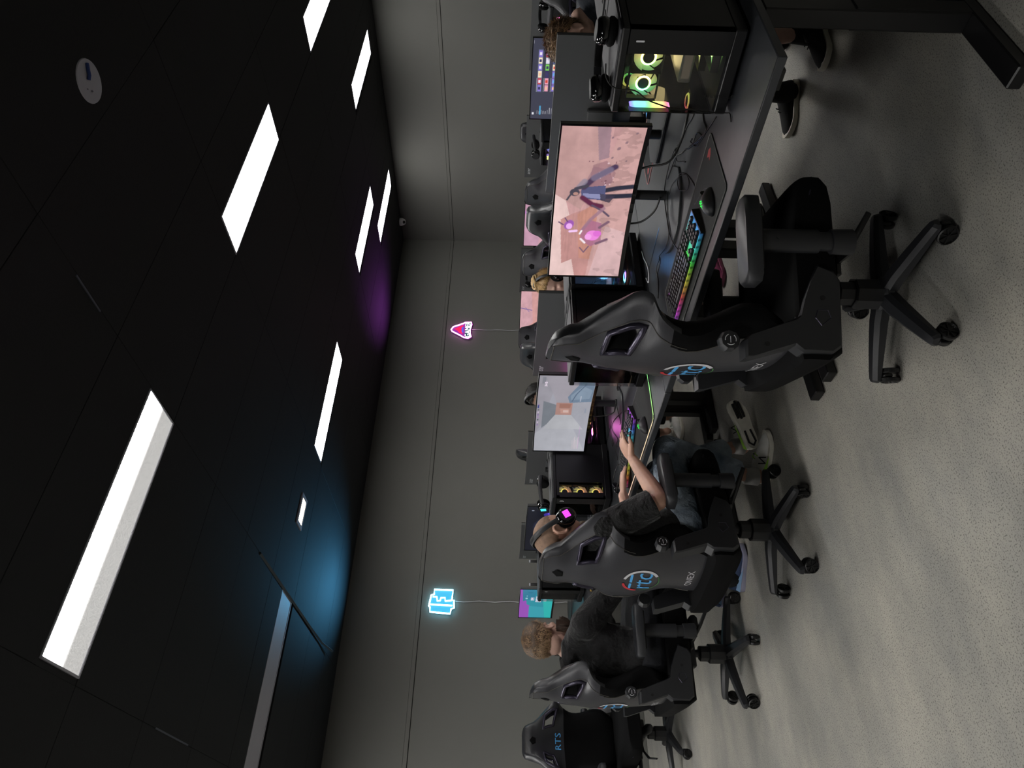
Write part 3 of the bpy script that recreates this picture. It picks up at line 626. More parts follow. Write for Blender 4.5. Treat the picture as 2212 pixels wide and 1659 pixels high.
def scr_grid():
    a=canvas(110,260,'3b3c4c'); r=random.Random(4); rect(a,.05,.06,.08,.11,'e0e0e8'); rect(a,0,.0,1,.02,'22232c')
    for k in range(11): rect(a,.06,.20+.06*k,.09+.05*r.random(),.215+.06*k,'c8c8d0',.8)
    rect(a,.05,.27,.16,.315,'4a9cc8')
    for row in range(5):
        rect(a,.33,.15+.2*row,.5,.165+.2*row,'b0b4c0',.6)
        rect(a,.325,.17+.2*row,.86,.30+.2*row,'59607a') if row==0 else None
        for k in range(6):
            x0=.335+k*.086; y0=.185+.2*row
            rect(a,x0,y0,x0+.078,y0+.10,r.choice(['b8c4e8','c84a5a','7acb5a','f0e0c8','8a7ad0','e8a0b8','4a70c0','d8d8e8','3a3060'])); rect(a,x0+.02,y0+.02,x0+.055,y0+.08,r.choice(['f0c0a0','3a3a60','e8e0f0','d04a3a','6ab0e8']))
    rect(a,.93,.03,.97,.045,'c0c0c8',.7); return a
def scr_violet(seed=2):
    a=canvas(110,260,'c89ab0'); mul(a,fbm(110,260,7,4,seed),.75,1.2); poly(a,[(0,.5),(.4,.62),(1,.5),(1,1),(0,1)],'cf9fa8',.7); stroke(a,[(.58,.0),(.52,.3),(.5,.6),(.35,.9)],.07,'b070d0',.6); stroke(a,[(.6,.1),(.5,.45),(.42,.8)],.03,'8a50c8',.8); blob(a,.72,.5,.11,.1,'e48ae0',.8); blob(a,.7,.5,.05,.05,'ffd8f0'); blob(a,.83,.35,.06,.09,'b46cd8',.8); blob(a,.48,.62,.13,.2,'7c6c9c',.75); stroke(a,[(.42,.3),(.40,.62)],.02,'9a6a80'); stroke(a,[(.3,.5),(.38,.7)],.03,'d8a898',.8); return a
def scr_rosy():
    a=canvas(110,260,'d0a2aa'); poly(a,[(0,.55),(1,.4),(1,1),(0,1)],'cf9a98'); mul(a,fbm(110,260,10,8,11),.78,1.2); stroke(a,[(.55,.0),(.52,.25),(.5,.45)],.03,'6a5a9c',.8); stroke(a,[(.56,.2),(.46,.35)],.02,'7a68a8',.7); stroke(a,[(.1,.3),(.3,.75)],.05,'d89a90',.6); return a
def scr_dark():
    a=canvas(110,260,'0d0f1c'); blob(a,.45,.45,.5,.3,'1e2338',.8); blob(a,.75,.5,.14,.12,'3a3092',.9); blob(a,.78,.52,.07,.05,'6a52d8',.8); blob(a,.40,.5,.12,.16,'3c4260',.6); rect(a,.08,.2,.2,.23,'8a94b0'); rect(a,.1,.35,.2,.5,'2c3c64'); rect(a,.85,.1,.88,.16,'8a90a0'); rect(a,.5,.3,.53,.35,'b0a8a0'); mul(a,fbm(110,260,9,5,6),.6,1.3); return a
def scr_teal():
    a=canvas(110,260,'2f93a4'); poly(a,[(0,0),(1,0),(1,.1),(.35,.22),(.3,.34),(0,.36)],'9a52b8'); poly(a,[(0,.3),(.3,.3),(.25,1),(0,1)],'3aa0b0'); poly(a,[(.45,.1),(1,.05),(1,.5),(.55,.45)],'2c7d9a'); poly(a,[(0,.8),(.5,.7),(1,.9),(1,1),(0,1)],'2fb4b0'); blob(a,.80,.3,.1,.08,'246a88',.7)
    rect(a,.52,.18,.57,.24,'b0dce8',.7); rect(a,.62,.2,.66,.23,'b0dce8',.7); return a
# ------------------------------------------------------------------ ultrawide curved monitors (local +x = the way its user looks; origin on the desk under the panel edge)
MW,MH,MR=.80,.355,1.8
def sag(y): return MR*(cos(asin_(MW/2/MR))*-1+cos(asin_(y/MR))) 
def asin_(v): return math.asin(max(-1,min(1,v)))
def curve_panel(mb, y0,y1,z0,z1, d0,d1, n=16, mi=0):   # depth range d0..d1 behind the glass
    vs=[];fs=[]
    for i in range(n+1):
        y=y0+(y1-y0)*i/n; s=sag(y)
        for d in (d0,d1):
            for z in (z0,z1): vs.append((s+d,y,z))
    for i in range(n):
        a,b=4*i,4*i+4
        fs+=[(a,a+1,b+1,b),(a+2,b+2,b+3,a+3),(a,b,b+2,a+2),(a+1,a+3,b+3,b+1)]
    fs+=[(0,2,3,1),(4*n,4*n+1,4*n+3,4*n+2)]
    return mb.add(vs,fs,mi)
LETTER={}
def make_monitor(loc, rz, label, img=None, logo=True, es=1.0, words=None):
    t=thing('ultrawide_monitor',label,'monitor',loc,rz,'curved ultrawide monitors')
    zb=.155; zt=zb+MH
    m=MB(); curve_panel(m,-MW/2,MW/2,zb,zt,.002,.022); m.box(.064,.094,-.10,.10,zb+.08,zb+.20,b=.006); m.build('rear_shell','shell',t,auto=30)
    m=MB()
    curve_panel(m,-MW/2,MW/2,zt-.007,zt,-.003,.002); curve_panel(m,-MW/2,MW/2,zb,zb+.018,-.003,.002); curve_panel(m,-MW/2,-MW/2+.007,zb,zt,-.003,.002,2); curve_panel(m,MW/2-.007,MW/2,zb,zt,-.003,.002,2); m.build('bezel','gloss',t)
    # the lit panel
    if img is None: a=np.zeros((2,12,3))+.004
    else: a=img
    h,w_=a.shape[:2]; ys=np.linspace(MW/2-.007,-MW/2+.007,w_); zs=np.linspace(zt-.007,zb+.018,h)   # the user's left is +y
    sg=np.array([sag(y) for y in ys])
    vs=np.zeros((h,w_,3)); vs[...,0]=sg[None]-.0005; vs[...,1]=ys[None]; vs[...,2]=zs[:,None]
    idx=np.arange(h*w_).reshape(h,w_); q=np.stack([idx[:-1,:-1],idx[1:,:-1],idx[1:,1:],idx[:-1,1:]],-1).reshape(-1,4)
    me=bpy.data.meshes.new('screen'); me.vertices.add(h*w_); me.vertices.foreach_set('co',vs.ravel()); me.loops.add(q.size); me.loops.foreach_set('vertex_index',q.ravel().astype(np.int32)); me.polygons.add(len(q)); me.polygons.foreach_set('loop_start',np.arange(0,q.size,4,dtype=np.int32)); me.polygons.foreach_set('loop_total',np.full(len(q),4,dtype=np.int32)); me.update(calc_edges=True); me.validate()
    ca=me.color_attributes.new('Col','FLOAT_COLOR','POINT'); ca.data.foreach_set('color',np.concatenate([a.reshape(-1,3),np.ones((h*w_,1))],1).ravel())
    me.materials.append(vcol_mat('screen_light',es)); o=bpy.data.objects.new('screen',me); COL.objects.link(o); o.parent=t
    if words:
        q=MB(); 
        for wd,sz,yy,zz in words: text(q,wd,sz,frame((-.004+sag(yy),yy,zz),(0,-1,0),(0,0,1)),0,bold=.0015)
        q.build('screen_words',glow('screen_words','e8d8e8',1),t,fix=False)
    if logo:
        q=MB(); v,f=text_data('acer',.058); q.add([(0,-.300+p.x*.9+p.y*.18,zt-.048+p.y) for p in v],f); 
        q.v=[(sag(p[1])+.0232,p[1],p[2]) for p in q.v]; q.build('maker_word',mat('grey_print','e6eaec',.4),t,fix=False)
    q=MB(); q.cyl((.105,0,.012),(.105,0,zb+.20),.021,18); q.box(.092,.12,-.024,.024,zb+.10,zb+.19,b=.004); q.build('stand_pole','plastic_m',t,auto=40)
    q=MB(); n=28; P=[(.03+.205*cos(radians(90+180*i/n))*1.0,.20*sin(radians(90+180*i/n))) for i in range(n+1)]+[(.14,-.13),(.14,.13)]
    q.prism(P,0,.011,0,ch=.003); q.build('stand_base','desk',t,auto=30)
    return t
mons=[make_monitor((2.40,1.885,DZ),0,'nearest curved screen, a caped fighter facing a pink glowing beast in a desert',scr_desert(),words=None,es=1.0),
make_monitor((2.40,3.455,DZ),1,'pale grey curved screen of the man in headphones, a corridor with an orange doorway',scr_shooter(),words=[('3 4 5 6',.02,-.30,.46)],es=.82),
make_monitor((2.40,5.05,DZ),0,'curved front-row screen with a dark violet night scene, behind the bald man',scr_dark(),es=1.1),
make_monitor((2.40,6.74,DZ),0,'turquoise and violet curved screen below the blue neon sign',scr_teal(),words=[('ESPO',.075,-.03,.315),('COLLECT',.038,-.05,.25),('MM',.05,-.03,.375)],es=.9)]
opp=[(1.79,'dark monitor back in front of the player in the hoodie, rising behind the nearest screen'),(3.31,'dark monitor back between the nearest chair and the blond player'),(4.83,'dark monitor back above the computer numbered 3'),(6.42,'farthest dark monitor back, left of the dark violet screen')]
for y,lb in opp: mons.append(make_monitor((2.93,y,DZ+(.004 if y<2 else 0)),180,lb,None))
make_monitor((6.17,3.375,DZ),0,'second-row screen listing a grid of small colourful pictures',scr_grid(),es=1.0)
make_monitor((6.25,5.075,DZ),0,'second-row screen with a violet and pink battle',scr_violet(),es=1.0)
make_monitor((6.25,6.62,DZ),0,'second-row screen with rosy rocks, beside the pink neon lead',scr_rosy(),es=1.0)
for y,lb in ((3.30,'dark monitor back at the right, behind the screen listing pictures'),(4.62,'dark monitor back behind the computer with headphones on it in the second row'),(6.55,'dark monitor back left of the second-row computer numbered 12')):
    make_monitor((6.98,y,DZ),180,lb,None)
# ------------------------------------------------------------------ computers with glass fronts
def hsv(h,s=1,v=1):
    import colorsys; return colorsys.hsv_to_rgb(h%1,s,v)
def col_mesh(name, vs, fs, cols, m, parent):
    me=bpy.data.meshes.new(name); me.from_pydata([tuple(v) for v in vs],[],fs); ca=me.color_attributes.new('Col','FLOAT_COLOR','POINT')
    ca.data.foreach_set('color',np.array([(*c[:3],1) for c in cols],dtype=np.float32).ravel()); me.materials.append(m); me.update()
    o=bpy.data.objects.new(name,me); COL.objects.link(o); o.parent=parent; return o
RGB=vcol_mat('rgb_light',7.0); RGBS=vcol_mat('rgb_light_soft',2.2); RGBW=vcol_mat('rgb_wash',1.3,.6)
def fan(parent, c, axis, r, hue, spread=.25, name='fan', k=1.0):
    Xm=Matrix.Translation(c)@Vector((0,0,1)).rotation_difference(Vector(axis)).to_matrix().to_4x4()
    m=MB(); n=4; R=r*1.08
    for a,b,c2,d in ((-R,R,-R,-R*.97),(-R,R,R*.97,R),(-R,-R*.97,-R,R),(R*.97,R,-R,R)): m.box(a,b,c2,d,-.012,.012,X=Xm)
    fo=m.build(name,'case',parent)
    vs=[];cs=[];fs=[];N=36
    for kk in range(N):
        a=2*pi*kk/N; c1=[q*k for q in hsv(hue+spread*(.5+.5*sin(a)),.82)]
        for q,z in ((r*.40,.006),(r*.47,.011),(r*.55,.006)): vs.append(Xm@Vector((cos(a)*q,sin(a)*q,z))); cs.append(c1)
    for kk in range(N):
        b=(kk+1)%N
        for j in (0,1): fs.append((3*kk+j,3*b+j,3*b+j+1,3*kk+j+1))
    col_mesh('light_ring',vs,fs,cs,RGB,fo)
    vs=[];cs=[];fs=[]
    for b in range(7):                      # lit frosted blades
        a0=2*pi*b/7
        for i in range(7):
            a=a0+.895*i/6
            for q,z in ((r*.56,-.004+.010*i/6),(r*.98,-.006+.012*i/6)):
                aa=a+(.35 if q>r*.8 else 0); vs.append(Xm@Vector((cos(aa)*q,sin(aa)*q,z))); c1=[u*(.4+.6*k) for u in hsv(hue+spread*(.5+.5*sin(aa)),.7,.55 if q<r*.8 else .28)]; cs.append(c1)
        o=b*14
        for i in range(6): fs.append((o+2*i,o+2*i+1,o+2*i+3,o+2*i+2))
    col_mesh('blades',vs,fs,cs,RGBW,fo)
    m=MB(); m.cyl(Xm@Vector((0,0,-.01)),Xm@Vector((0,0,.009)),r*.39,20); m.build('fan_hub','plastic',fo)
PCW,PCD,PCH=.27,.41,.385
def make_pc(loc, rz, label, hue=.2, spread=.25, num=None, side_fans=False, ram=(.19,.21), detail=True, stack=False, glowcol=None, group='glass fronted gaming computers'):
    t=thing('desktop_computer',label,'computer',loc,rz,group)
    W_,D_,H_=PCW,PCD,PCH
    m=MB(); m.box(0,D_,0,W_,.012,.050,b=.004); m.box(.006,D_-.006,.012,W_-.012,.05,.056); m.build('bottom_chassis','case',t)
    m=MB(); m.box(0,D_,0,W_,H_-.028,H_-.004,b=.004); m.build('top_chassis','case',t)
    m=MB(); m.box(.012,D_-.07,.012,W_-.012,H_-.004,H_+.002,b=.001); m.build('top_mesh','case_top',t)
    m=MB(); m.box(D_-.066,D_-.006,.006,W_-.006,H_-.004,H_+.004,b=.001); m.cyl((D_-.036,.13,H_+.004),(D_-.036,.13,H_+.006),.012,14); m.cyl((D_-.036,.13,H_+.0045),(D_-.036,.13,H_+.0075),.008,14); m.build('control_strip','plastic_m',t)
    m=MB(); m.box(0,.008,0,.078,.05,H_-.028); m.box(0,.02,0,.006,.05,H_-.028); m.build('front_column','case',t)
    m=MB()
    if side_fans: m.box(.115,D_,0,.005,.05,H_-.028); m.box(.0,.115,0,.005,.05,.062); m.box(.0,.115,0,.005,H_-.045,H_-.028)
    else: m.box(.006,D_,0,.005,.05,H_-.028)
    m.build('side_panel','case',t)
    m=MB(); m.box(D_-.006,D_,0,W_,.05,H_-.028); 
    for k in range(6): m.box(D_-.001,D_+.002,.05,.15,.07+.02*k,.08+.02*k)
    m.build('rear_panel','case',t)
    m=MB(); m.box(.002,.006,.079,W_-.001,.046,H_-.027); m.build('front_glass','glass',t)
    m=MB(); m.box(.004,D_-.006,W_-.004,W_,.046,H_-.027); m.build('side_glass','glass',t)
    for x in (.05,D_-.05):
        for y in (.04,W_-.04):
            m=MB(); m.cyl((x,y,0),(x,y,.013),.016,12); m.build('foot','rubber',t)
    if side_fans:
        for z in (.105,.205,.305): fan(t,(.052,.022,z),(0,-1,0),.046,hue,.10,k=.12)
        m=MB(); m.box(.0,.042,.001,.008,.05,H_-.028); m.build('corner_post','case',t)
    fan(t,(.060,.115,.280),(-1,0,0),.046,hue,spread); fan(t,(.085,.212,.278),(-1,0,0),.046,hue+.08,spread)
    if detail:
        fan(t,(.10,.10,.070),(0,0,1),.05,hue+.05,.2); fan(t,(.24,.17,.070),(0,0,1),.05,hue-.05,.2); fan(t,(D_-.03,.17,.27),(-1,0,0),.05,hue+.1,.2)
    m=MB(); m.box(.13,D_-.02,.085,.088,.07,H_-.04); m.build('motherboard','pcb',t)
    m=MB(); m.box(.09,.36,.09,.215,.125,.165,b=.004); gp=m.build('graphics_card','gpu',t)
    m=MB(); m.box(.0895,.091,.10,.20,.132,.158); m.build('card_edge',glow('card_edge',hsv(hue+.06,.45,.6),.10),gp)
    for q in ram:
        vs=[];cs=[];fs=[];n=14
        for i in range(n+1):
            z=.19+.13*i/n; ww=.004*min(1,min(i,n-i)/1.5+.15)
            vs+=[(.02,q-ww,z),(.02,q+ww,z),(.045,q+ww,z),(.045,q-ww,z)]; cs+=[hsv(hue-.1+.75*i/n,.8)]*4
        for i in range(n):
            for k in range(4): fs.append((4*i+k,4*i+(k+1)%4,4*i+4+(k+1)%4,4*i+4+k))
        col_mesh('memory_or_reflection_bar',vs,fs,cs,RGBS,t)
    m=MB()
    for k in range(4): m.tube([(.30,.10+.03*k,.30-.02*k),(.24,.14+.02*k,.22),(.20,.16,.12+.015*k)],.003,5)
    m.build('inner_cables','cable',t)
    if stack:
        for z in (.095,.21,.325): fan(t,(.05,.222,z),(-1,0,0),.044,hue,spread,k=.5)
    if glowcol:
        ld=bpy.data.lights.new('fan_glow_helper','POINT'); ld.energy=glowcol[1]; ld.color=glowcol[0]; ld.shadow_soft_size=.04  # point lamp added inside the case to spread the fans' glow
        lo=bpy.data.objects.new('fan_glow_helper',ld); COL.objects.link(lo); lo.parent=t; lo.location=(.22,.19,.19)
    if num:
        q=MB(); text(q,num,.034,frame((-.0012,.04,H_-.062),(0,-1,0),(0,0,1)),0,bold=.001); q.build('number','white',t,fix=False)
    return t
pc1=make_pc((2.045,.950,DZ),0,'nearest glass computer numbered 1 with green and yellow fans, headphones on top',.04,.26,'1',ram=(.258,),glowcol=((1,.8,.35),.35))  # its single upright bar stands for a memory stick's reflection in the glass
q=MB(); text(q,'AFTERSHOCK',.017,frame((-.0015,.205,.047),(0,0,1),(0,1,0)),0); q.build('case_word','rubber',pc1,fix=False)
make_pc((2.078,2.455,DZ),0,'glass computer numbered 2 with two rainbow memory sticks, behind the nearest chair',.86,.10,'2',ram=(.185,.215),glowcol=((1,.25,.9),.9))
make_pc((2.060,3.872,DZ),0,'glass computer numbered 3 with three amber fans on its side panel',.05,.08,'3',side_fans=True,ram=(.258,))
make_pc((2.060,5.450,DZ),0,'front-row computer with violet fans, far end beside the turquoise screen',.70,.08,'4',ram=(),stack=True)
make_pc((2.905,1.215,DZ),180,'computer back to back with the nearest one',.12,.2)
make_pc((2.905,2.700,DZ),180,'computer with blue fans, left of the nearest screen',.56,.08,'5',ram=(),glowcol=((.15,.45,1),2.6))
make_pc((2.905,4.190,DZ),180,'computer with pink and orange fans under the pale corridor screen',.86,.2,'6',ram=(),glowcol=((1,.2,.75),1.8))
make_pc((5.95,2.62,DZ),0,'second-row computer with a pink fan ring, right of the picture grid screen',.85,.25)
make_pc((5.95,3.88,DZ),0,'second-row computer with a headset lying on it, left of the picture grid screen',.6,.1)
make_pc((5.88,5.50,DZ),0,'second-row computer numbered 12 with a headset hung on it',.5,.2,'12')
# ------------------------------------------------------------------ keyboards, mats, mice
def frust(x0,x1,y0,y1,z0,z1,i): return [(x0,y0,z0),(x1,y0,z0),(x1,y1,z0),(x0,y1,z0),(x0+i,y0+i,z1),(x1-i,y0+i,z1),(x1-i,y1-i,z1),(x0+i,y1-i,z1)],[(0,3,2,1),(4,5,6,7),(0,1,5,4),(1,2,6,5),(2,3,7,6),(3,0,4,7)]
keymat=mat('key_plastic','26262a',.45); KEYM={}
def key_mesh(w_):
    k=round(w_,2)
    if k not in KEYM:
        m=MB(); m.add(*frust(-.0082,.0082,-.0095*w_+.0012,.0095*w_-.0012,0,.0095,.0022)); o=m.build('key',keymat); KEYM[k]=o.data; bpy.data.objects.remove(o)
    return KEYM[k]
def make_keyboard(loc, rz, label, hue0=.0):
    t=thing('keyboard',label,'keyboard',loc,rz,'black keyboards with rainbow light')      # local: user at -x, long side along y
    m=MB(); m.add([(-.072,-.222,0),(.066,-.222,0),(.066,.222,0),(-.072,.222,0),(-.07,-.22,.016),(.064,-.22,.028),(.064,.22,.028),(-.07,.22,.016)],[(0,3,2,1),(4,5,6,7),(0,1,5,4),(1,2,6,5),(2,3,7,6),(3,0,4,7)]); m.build('keyboard_body','plastic',t)
    vs=[];cs=[];fs=[];n=40
    for i in range(n+1):
        y=-.216+.432*i/n; c=[c*.8 for c in hsv(.62-.85*i/n+hue0,.9)]
        vs+=[(-.0735,y,.006),(-.0705,y,.0168),(-.064,y,.0178),(.060,y,.0284)]; cs+=[[x*.04 for x in c],[x*.16*(1 if (i*7)%3 else .1) for x in c],[x*.35 for x in c],[x*.3 for x in c]]
    for i in range(n):
        for k in range(3): fs.append((4*i+k,4*i+k+1,4*i+5+k,4*i+4+k))
    col_mesh('key_light',vs,fs,cs,RGBS,t)
    U=.0190
    rows=[[('g',0)]+[1]]
    lay=[(5,[1,-.9,1,1,1,1,-.5,1,1,1,1,-.5,1,1,1,1,-.3,1,1,1]),(4,[1]*13+[2,-.3,1,1,1,-.3,1,1,1,1]),(3,[1.5]+[1]*12+[1.5,-.3,1,1,1,-.3,1,1,1]),(2,[1.75]+[1]*11+[2.25,-.3,-3,-.3,1,1,1,1]),(1,[2.25]+[1]*10+[2.75,-1.3,1,-1.3,1,1,1]),(0,[1.25,1.25,1.25,6.25,1.25,1.25,1.25,1.25,-.3,1,1,1,-.3,2,1,1])]
    for r,ks in lay:
        y=.214; x=-.056+.0205*r
        for k in ks:
            w_=abs(k)*U
            if k>0:
                o=bpy.data.objects.new('key',key_mesh(k)); COL.objects.link(o); o.parent=t; o.location=(x,y-w_/2,.0185+.0022*r*.9); o.rotation_euler=(0,radians(-5),0)
            y-=w_
    return t
make_keyboard((1.975,1.815,DZ+.004),2,'rainbow lit keyboard on the mat in front of the nearest screen')
make_keyboard((2.015,3.185,DZ+.004),26,'rainbow lit keyboard turned askew by the hand of the man in headphones',.15)
make_keyboard((1.98,4.85,DZ+.004),0,'rainbow lit keyboard of the bearded man',.3)
make_keyboard((3.165,1.66,DZ+.004),180,'keyboard with a glowing blue edge seen through the nearest glass computer',.0)
make_keyboard((3.165,3.20,DZ+.004),180,'keyboard of the blond player',.2)
make_keyboard((3.165,4.70,DZ+.004),180,'keyboard of the black haired player',.2)
def make_mat(loc, rz, label, w_, d_, edge, mark=True):
    t=thing('desk_mat',label,'desk mat',loc,rz,'black cloth desk mats')
    def rr(x0,x1,y0,y1,r): return [(x1-r+r*cos(a),y1-r+r*sin(a)) for a in np.linspace(0,pi/2,5)]+[(x0+r+r*cos(a),y1-r+r*sin(a)) for a in np.linspace(pi/2,pi,5)]+[(x0+r+r*cos(a),y0+r+r*sin(a)) for a in np.linspace(pi,1.5*pi,5)]+[(x1-r+r*cos(a),y0+r+r*sin(a)) for a in np.linspace(1.5*pi,2*pi,5)]
    P=rr(0,d_,0,w_,.018); m=MB(); m.prism(P,0,.0035); m.build('cloth','pad',t)
    m=MB(); m.tube([(p[0],p[1],.003) for p in P],.0022,5,closed=True); m.build('stitched_edge',edge,t,smooth=True)
    if mark: m=MB(); m.prism([(d_-.05,.03),(d_-.035,.05),(d_-.045,.075),(d_-.06,.06),(d_-.075,.066),(d_-.07,.045)],.0035,.0039); m.build('printed_mark',mat('red_mark','9a3a3a',.8),t)
    return t
make_mat((1.855,1.355,DZ),0,'black desk mat with a red mark under the nearest keyboard and mouse',.80,.31,'pad_edge')
gm=bpy.data.materials.new('mat_edge_light'); gm=vcol_mat('mat_edge_light',1.2)
mt=make_mat((1.825,2.63,DZ),0,'black desk mat with a glowing green and orange rim under the man in headphones',.90,.36,'pad_edge',False)
vs=[];cs=[];fs=[]; pth=[(.36,.012),(.2,.0),(.02,.0),(.004,.008),(0,.03),(0,.3),(0,.6),(0,.89)]
for i,(x,y) in enumerate(pth):
    c=hsv(.36-.30*i/(len(pth)-1),.7) if i<4 else hsv(.1-.06*(i-4)/3,.5,.9)
    d=(pth[min(i+1,len(pth)-1)][0]-pth[max(i-1,0)][0],pth[min(i+1,len(pth)-1)][1]-pth[max(i-1,0)][1]); L=math.hypot(*d); nx,ny=-d[1]/L*.003,d[0]/L*.003
    vs+=[(x+nx,y+ny,.0036),(x,y,.0062),(x-nx,y-ny,.0036)]; cs+=[c]*3
for i in range(len(pth)-1):
    for k in (0,1): fs.append((3*i+k,3*i+k+1,3*i+4+k,3*i+3+k))
col_mesh('light_rim',vs,fs,cs,gm,mt)
make_mat((1.84,4.25,DZ),0,'black desk mat of the bearded man',.80,.31,'pad_edge',False)
make_mat((3.21,2.125,DZ),180,'black desk mat with a pinkish edge behind the nearest screen',.80,.31,mat('pink_glow_stitching','b07a74',.7,emit='c07a70',es=.12))  # this stitching has a faint glow painted into its material
def make_mouse(loc, rz, label, col):
    t=thing('mouse',label,'mouse',loc,rz,'black gaming mice')
    m=MB()
    def sh(q,d):
        k=1-.13*exp(-((q.x-.01)/.03)**2); z=q.z; 
        return (q.x,q.y*k,max(0,z*(1-.35*max(0,q.x/.06)))) 
    m.ell((0,0,0),(.062,.033,.040),28,16,0,None,sh); m.build('shell','plastic_m',t,smooth=True)
    m=MB(); m.cyl((.036,-.004,.0265),(.036,.004,.0265),.010,14); m.build('scroll_wheel','rubber',t)
    m=MB(); 
    for pts in ([(-.008,-.009),(-.002,-.002),(-.010,.0),(-.003,.008)],[(-.016,-.008),(-.012,.0),(-.020,.003),(-.014,.010)],[(-.024,-.004),(-.020,.002),(-.028,.004)]):
        m.tube([(x,y,.0405-(x+.0)**2*8-(y**2)*18) for x,y in pts],.0022,5)
    m.build('glowing_mark',glow('mark_glow',col,1.2),t)
    return t
make_mouse((1.945,1.485,DZ+.0035),-8,'black mouse with a glowing green mark in front of the nearest screen','27e04a')
make_mouse((1.90,2.80,DZ+.0035),20,'black mouse with a green glow beside the hand of the man in headphones','27e04a')
make_mouse((3.12,2.0,DZ+.0035),190,'black mouse behind the nearest screen','27e04a')
# ------------------------------------------------------------------ headsets
def make_headset(label, M4, cup_glow=None, swivel=0, worn=None, band=.105, group='black over-ear headsets'):
    t=thing('headset',label,'headset',(0,0,0),0,group); t.matrix_world=M4
    a=.086 if worn is None else worn; hh=band
    pts=[(0,cos(q)*(a+.012),sin(q)*hh+.03) for q in np.linspace(.12,pi-.12,17)]
    m=MB(); m.tube([(0,a+.012,0),(0,a+.014,.03)]+pts+[(0,-a-.014,.03),(0,-a-.012,0)],.0125,8,flat=.32,up=(1,0,0)); m.build('headband','plastic_m',t,auto=50)
    m=MB(); m.tube([(0,p[1]*.93,(p[2]-.03)*.93+.03) for p in pts[4:-4]],.013,8,flat=.55,up=(1,0,0)); m.build('band_cushion','suede',t,smooth=True)
    for s in (1,-1):
        X=Matrix.Translation((0,s*a,-.012))@Matrix.Rotation(radians(swivel)*s,4,'Z')@Matrix.Rotation(-s*pi/2,4,'X')@Matrix.Scale(1.18,4,(0,1,0))
        m=MB(); m.lathe([(.036,-.004),(.040,.004),(.040,.018),(.034,.027),(.022,.031),(.0,.0315)],28,0,X); c=m.build('ear_cup','gloss',t,auto=45)
        m=MB(); m.lathe([(.022,-.026),(.036,-.026),(.042,-.018),(.042,-.010),(.036,-.004),(.022,-.004)],28,0,X); m.build('ear_cushion','suede',c,smooth=True)
        m=MB(); m.lathe([(.028,.0292),(.030,.032),(.0,.0335)],24,0,X); m.build('cup_plate','plastic_m',c,auto=40)
        if cup_glow:
            m=MB()
            for k in range(4): m.box(-.016+.009*k,-.009+.009*k,-.012,.012,.0336,.0346,X=X)
            m.build('cup_light',glow('cup_light',cup_glow,3.0),c)
    return t
def RM(loc, ex): return Matrix.Translation(loc)@Euler(tuple(radians(x) for x in ex),'XYZ').to_matrix().to_4x4()
make_headset('black headset lying on the nearest computer, cups toward the viewer',Matrix.Translation((2.12,1.085,DZ+PCH+.034))@Matrix.Rotation(radians(8),4,'Z')@Matrix.Rotation(pi/2,4,'Y'),None,swivel=86)
make_headset('black headset with cyan and green lights on the computer numbered 3',Matrix.Translation((2.165,4.0,DZ+PCH+.052))@Matrix.Rotation(pi/2,4,'Z')@Matrix.Rotation(radians(-78),4,'Y')@Matrix.Translation((0,0,0)),'35e0e8')
make_headset('headset lying on the second-row computer left of the picture grid',Matrix.Translation((6.05,4.02,DZ+PCH+.052))@Matrix.Rotation(pi/2,4,'Z')@Matrix.Rotation(radians(-78),4,'Y'),None)
make_headset('headset on the right-hand second-row computer with a pink fan',Matrix.Translation((6.05,2.74,DZ+PCH+.052))@Matrix.Rotation(radians(10),4,'Z')@Matrix.Rotation(radians(80),4,'Y'),None)
make_headset('headset hung on the second-row computer numbered 12',Matrix.Translation((5.98,5.72,DZ+PCH+.052))@Matrix.Rotation(radians(30),4,'Z')@Matrix.Rotation(radians(80),4,'Y'),None)
for (x,y),lb in (((2.25,2.69),'short black cylinder standing on the computer numbered 2'),((2.40,5.68),'short black cylinder left of the dark violet screen'),((2.20,5.70),'short black cylinder right of the turquoise screen')):
    t=thing('microphone_stub',lb,'cylinder',(x,y,DZ+PCH+.002)); m=MB(); m.lathe([(.012,0),(.012,.055),(.010,.058)],16); m.build('body','plastic',t,auto=40); m=MB(); m.lathe([(.0105,.058),(.0105,.066),(.008,.068)],16); m.build('end_cap','white_tin',t,auto=40)
# sunglasses left on the desk
t=thing('sunglasses','dark sunglasses lying on the desk by the computer numbered 3','sunglasses',(2.0,3.62,DZ),-60)
for s in (1,-1):
    m=MB(); m.ell((0,s*.034,.022),(.006,.029,.022),16,8); m.build('lens','gloss',t,smooth=True)
    m=MB(); m.tube([(0,s*.064,.034),(.06,s*.066,.03),(.115,s*.062,.018),(.13,s*.06,.006)],.0028,6); m.build('temple','plastic',t,smooth=True)
m=MB(); m.tube([(0,-.012,.03),(-.004,0,.034),(0,.012,.03)],.0028,6); m.build('bridge','chrome',t,smooth=True)
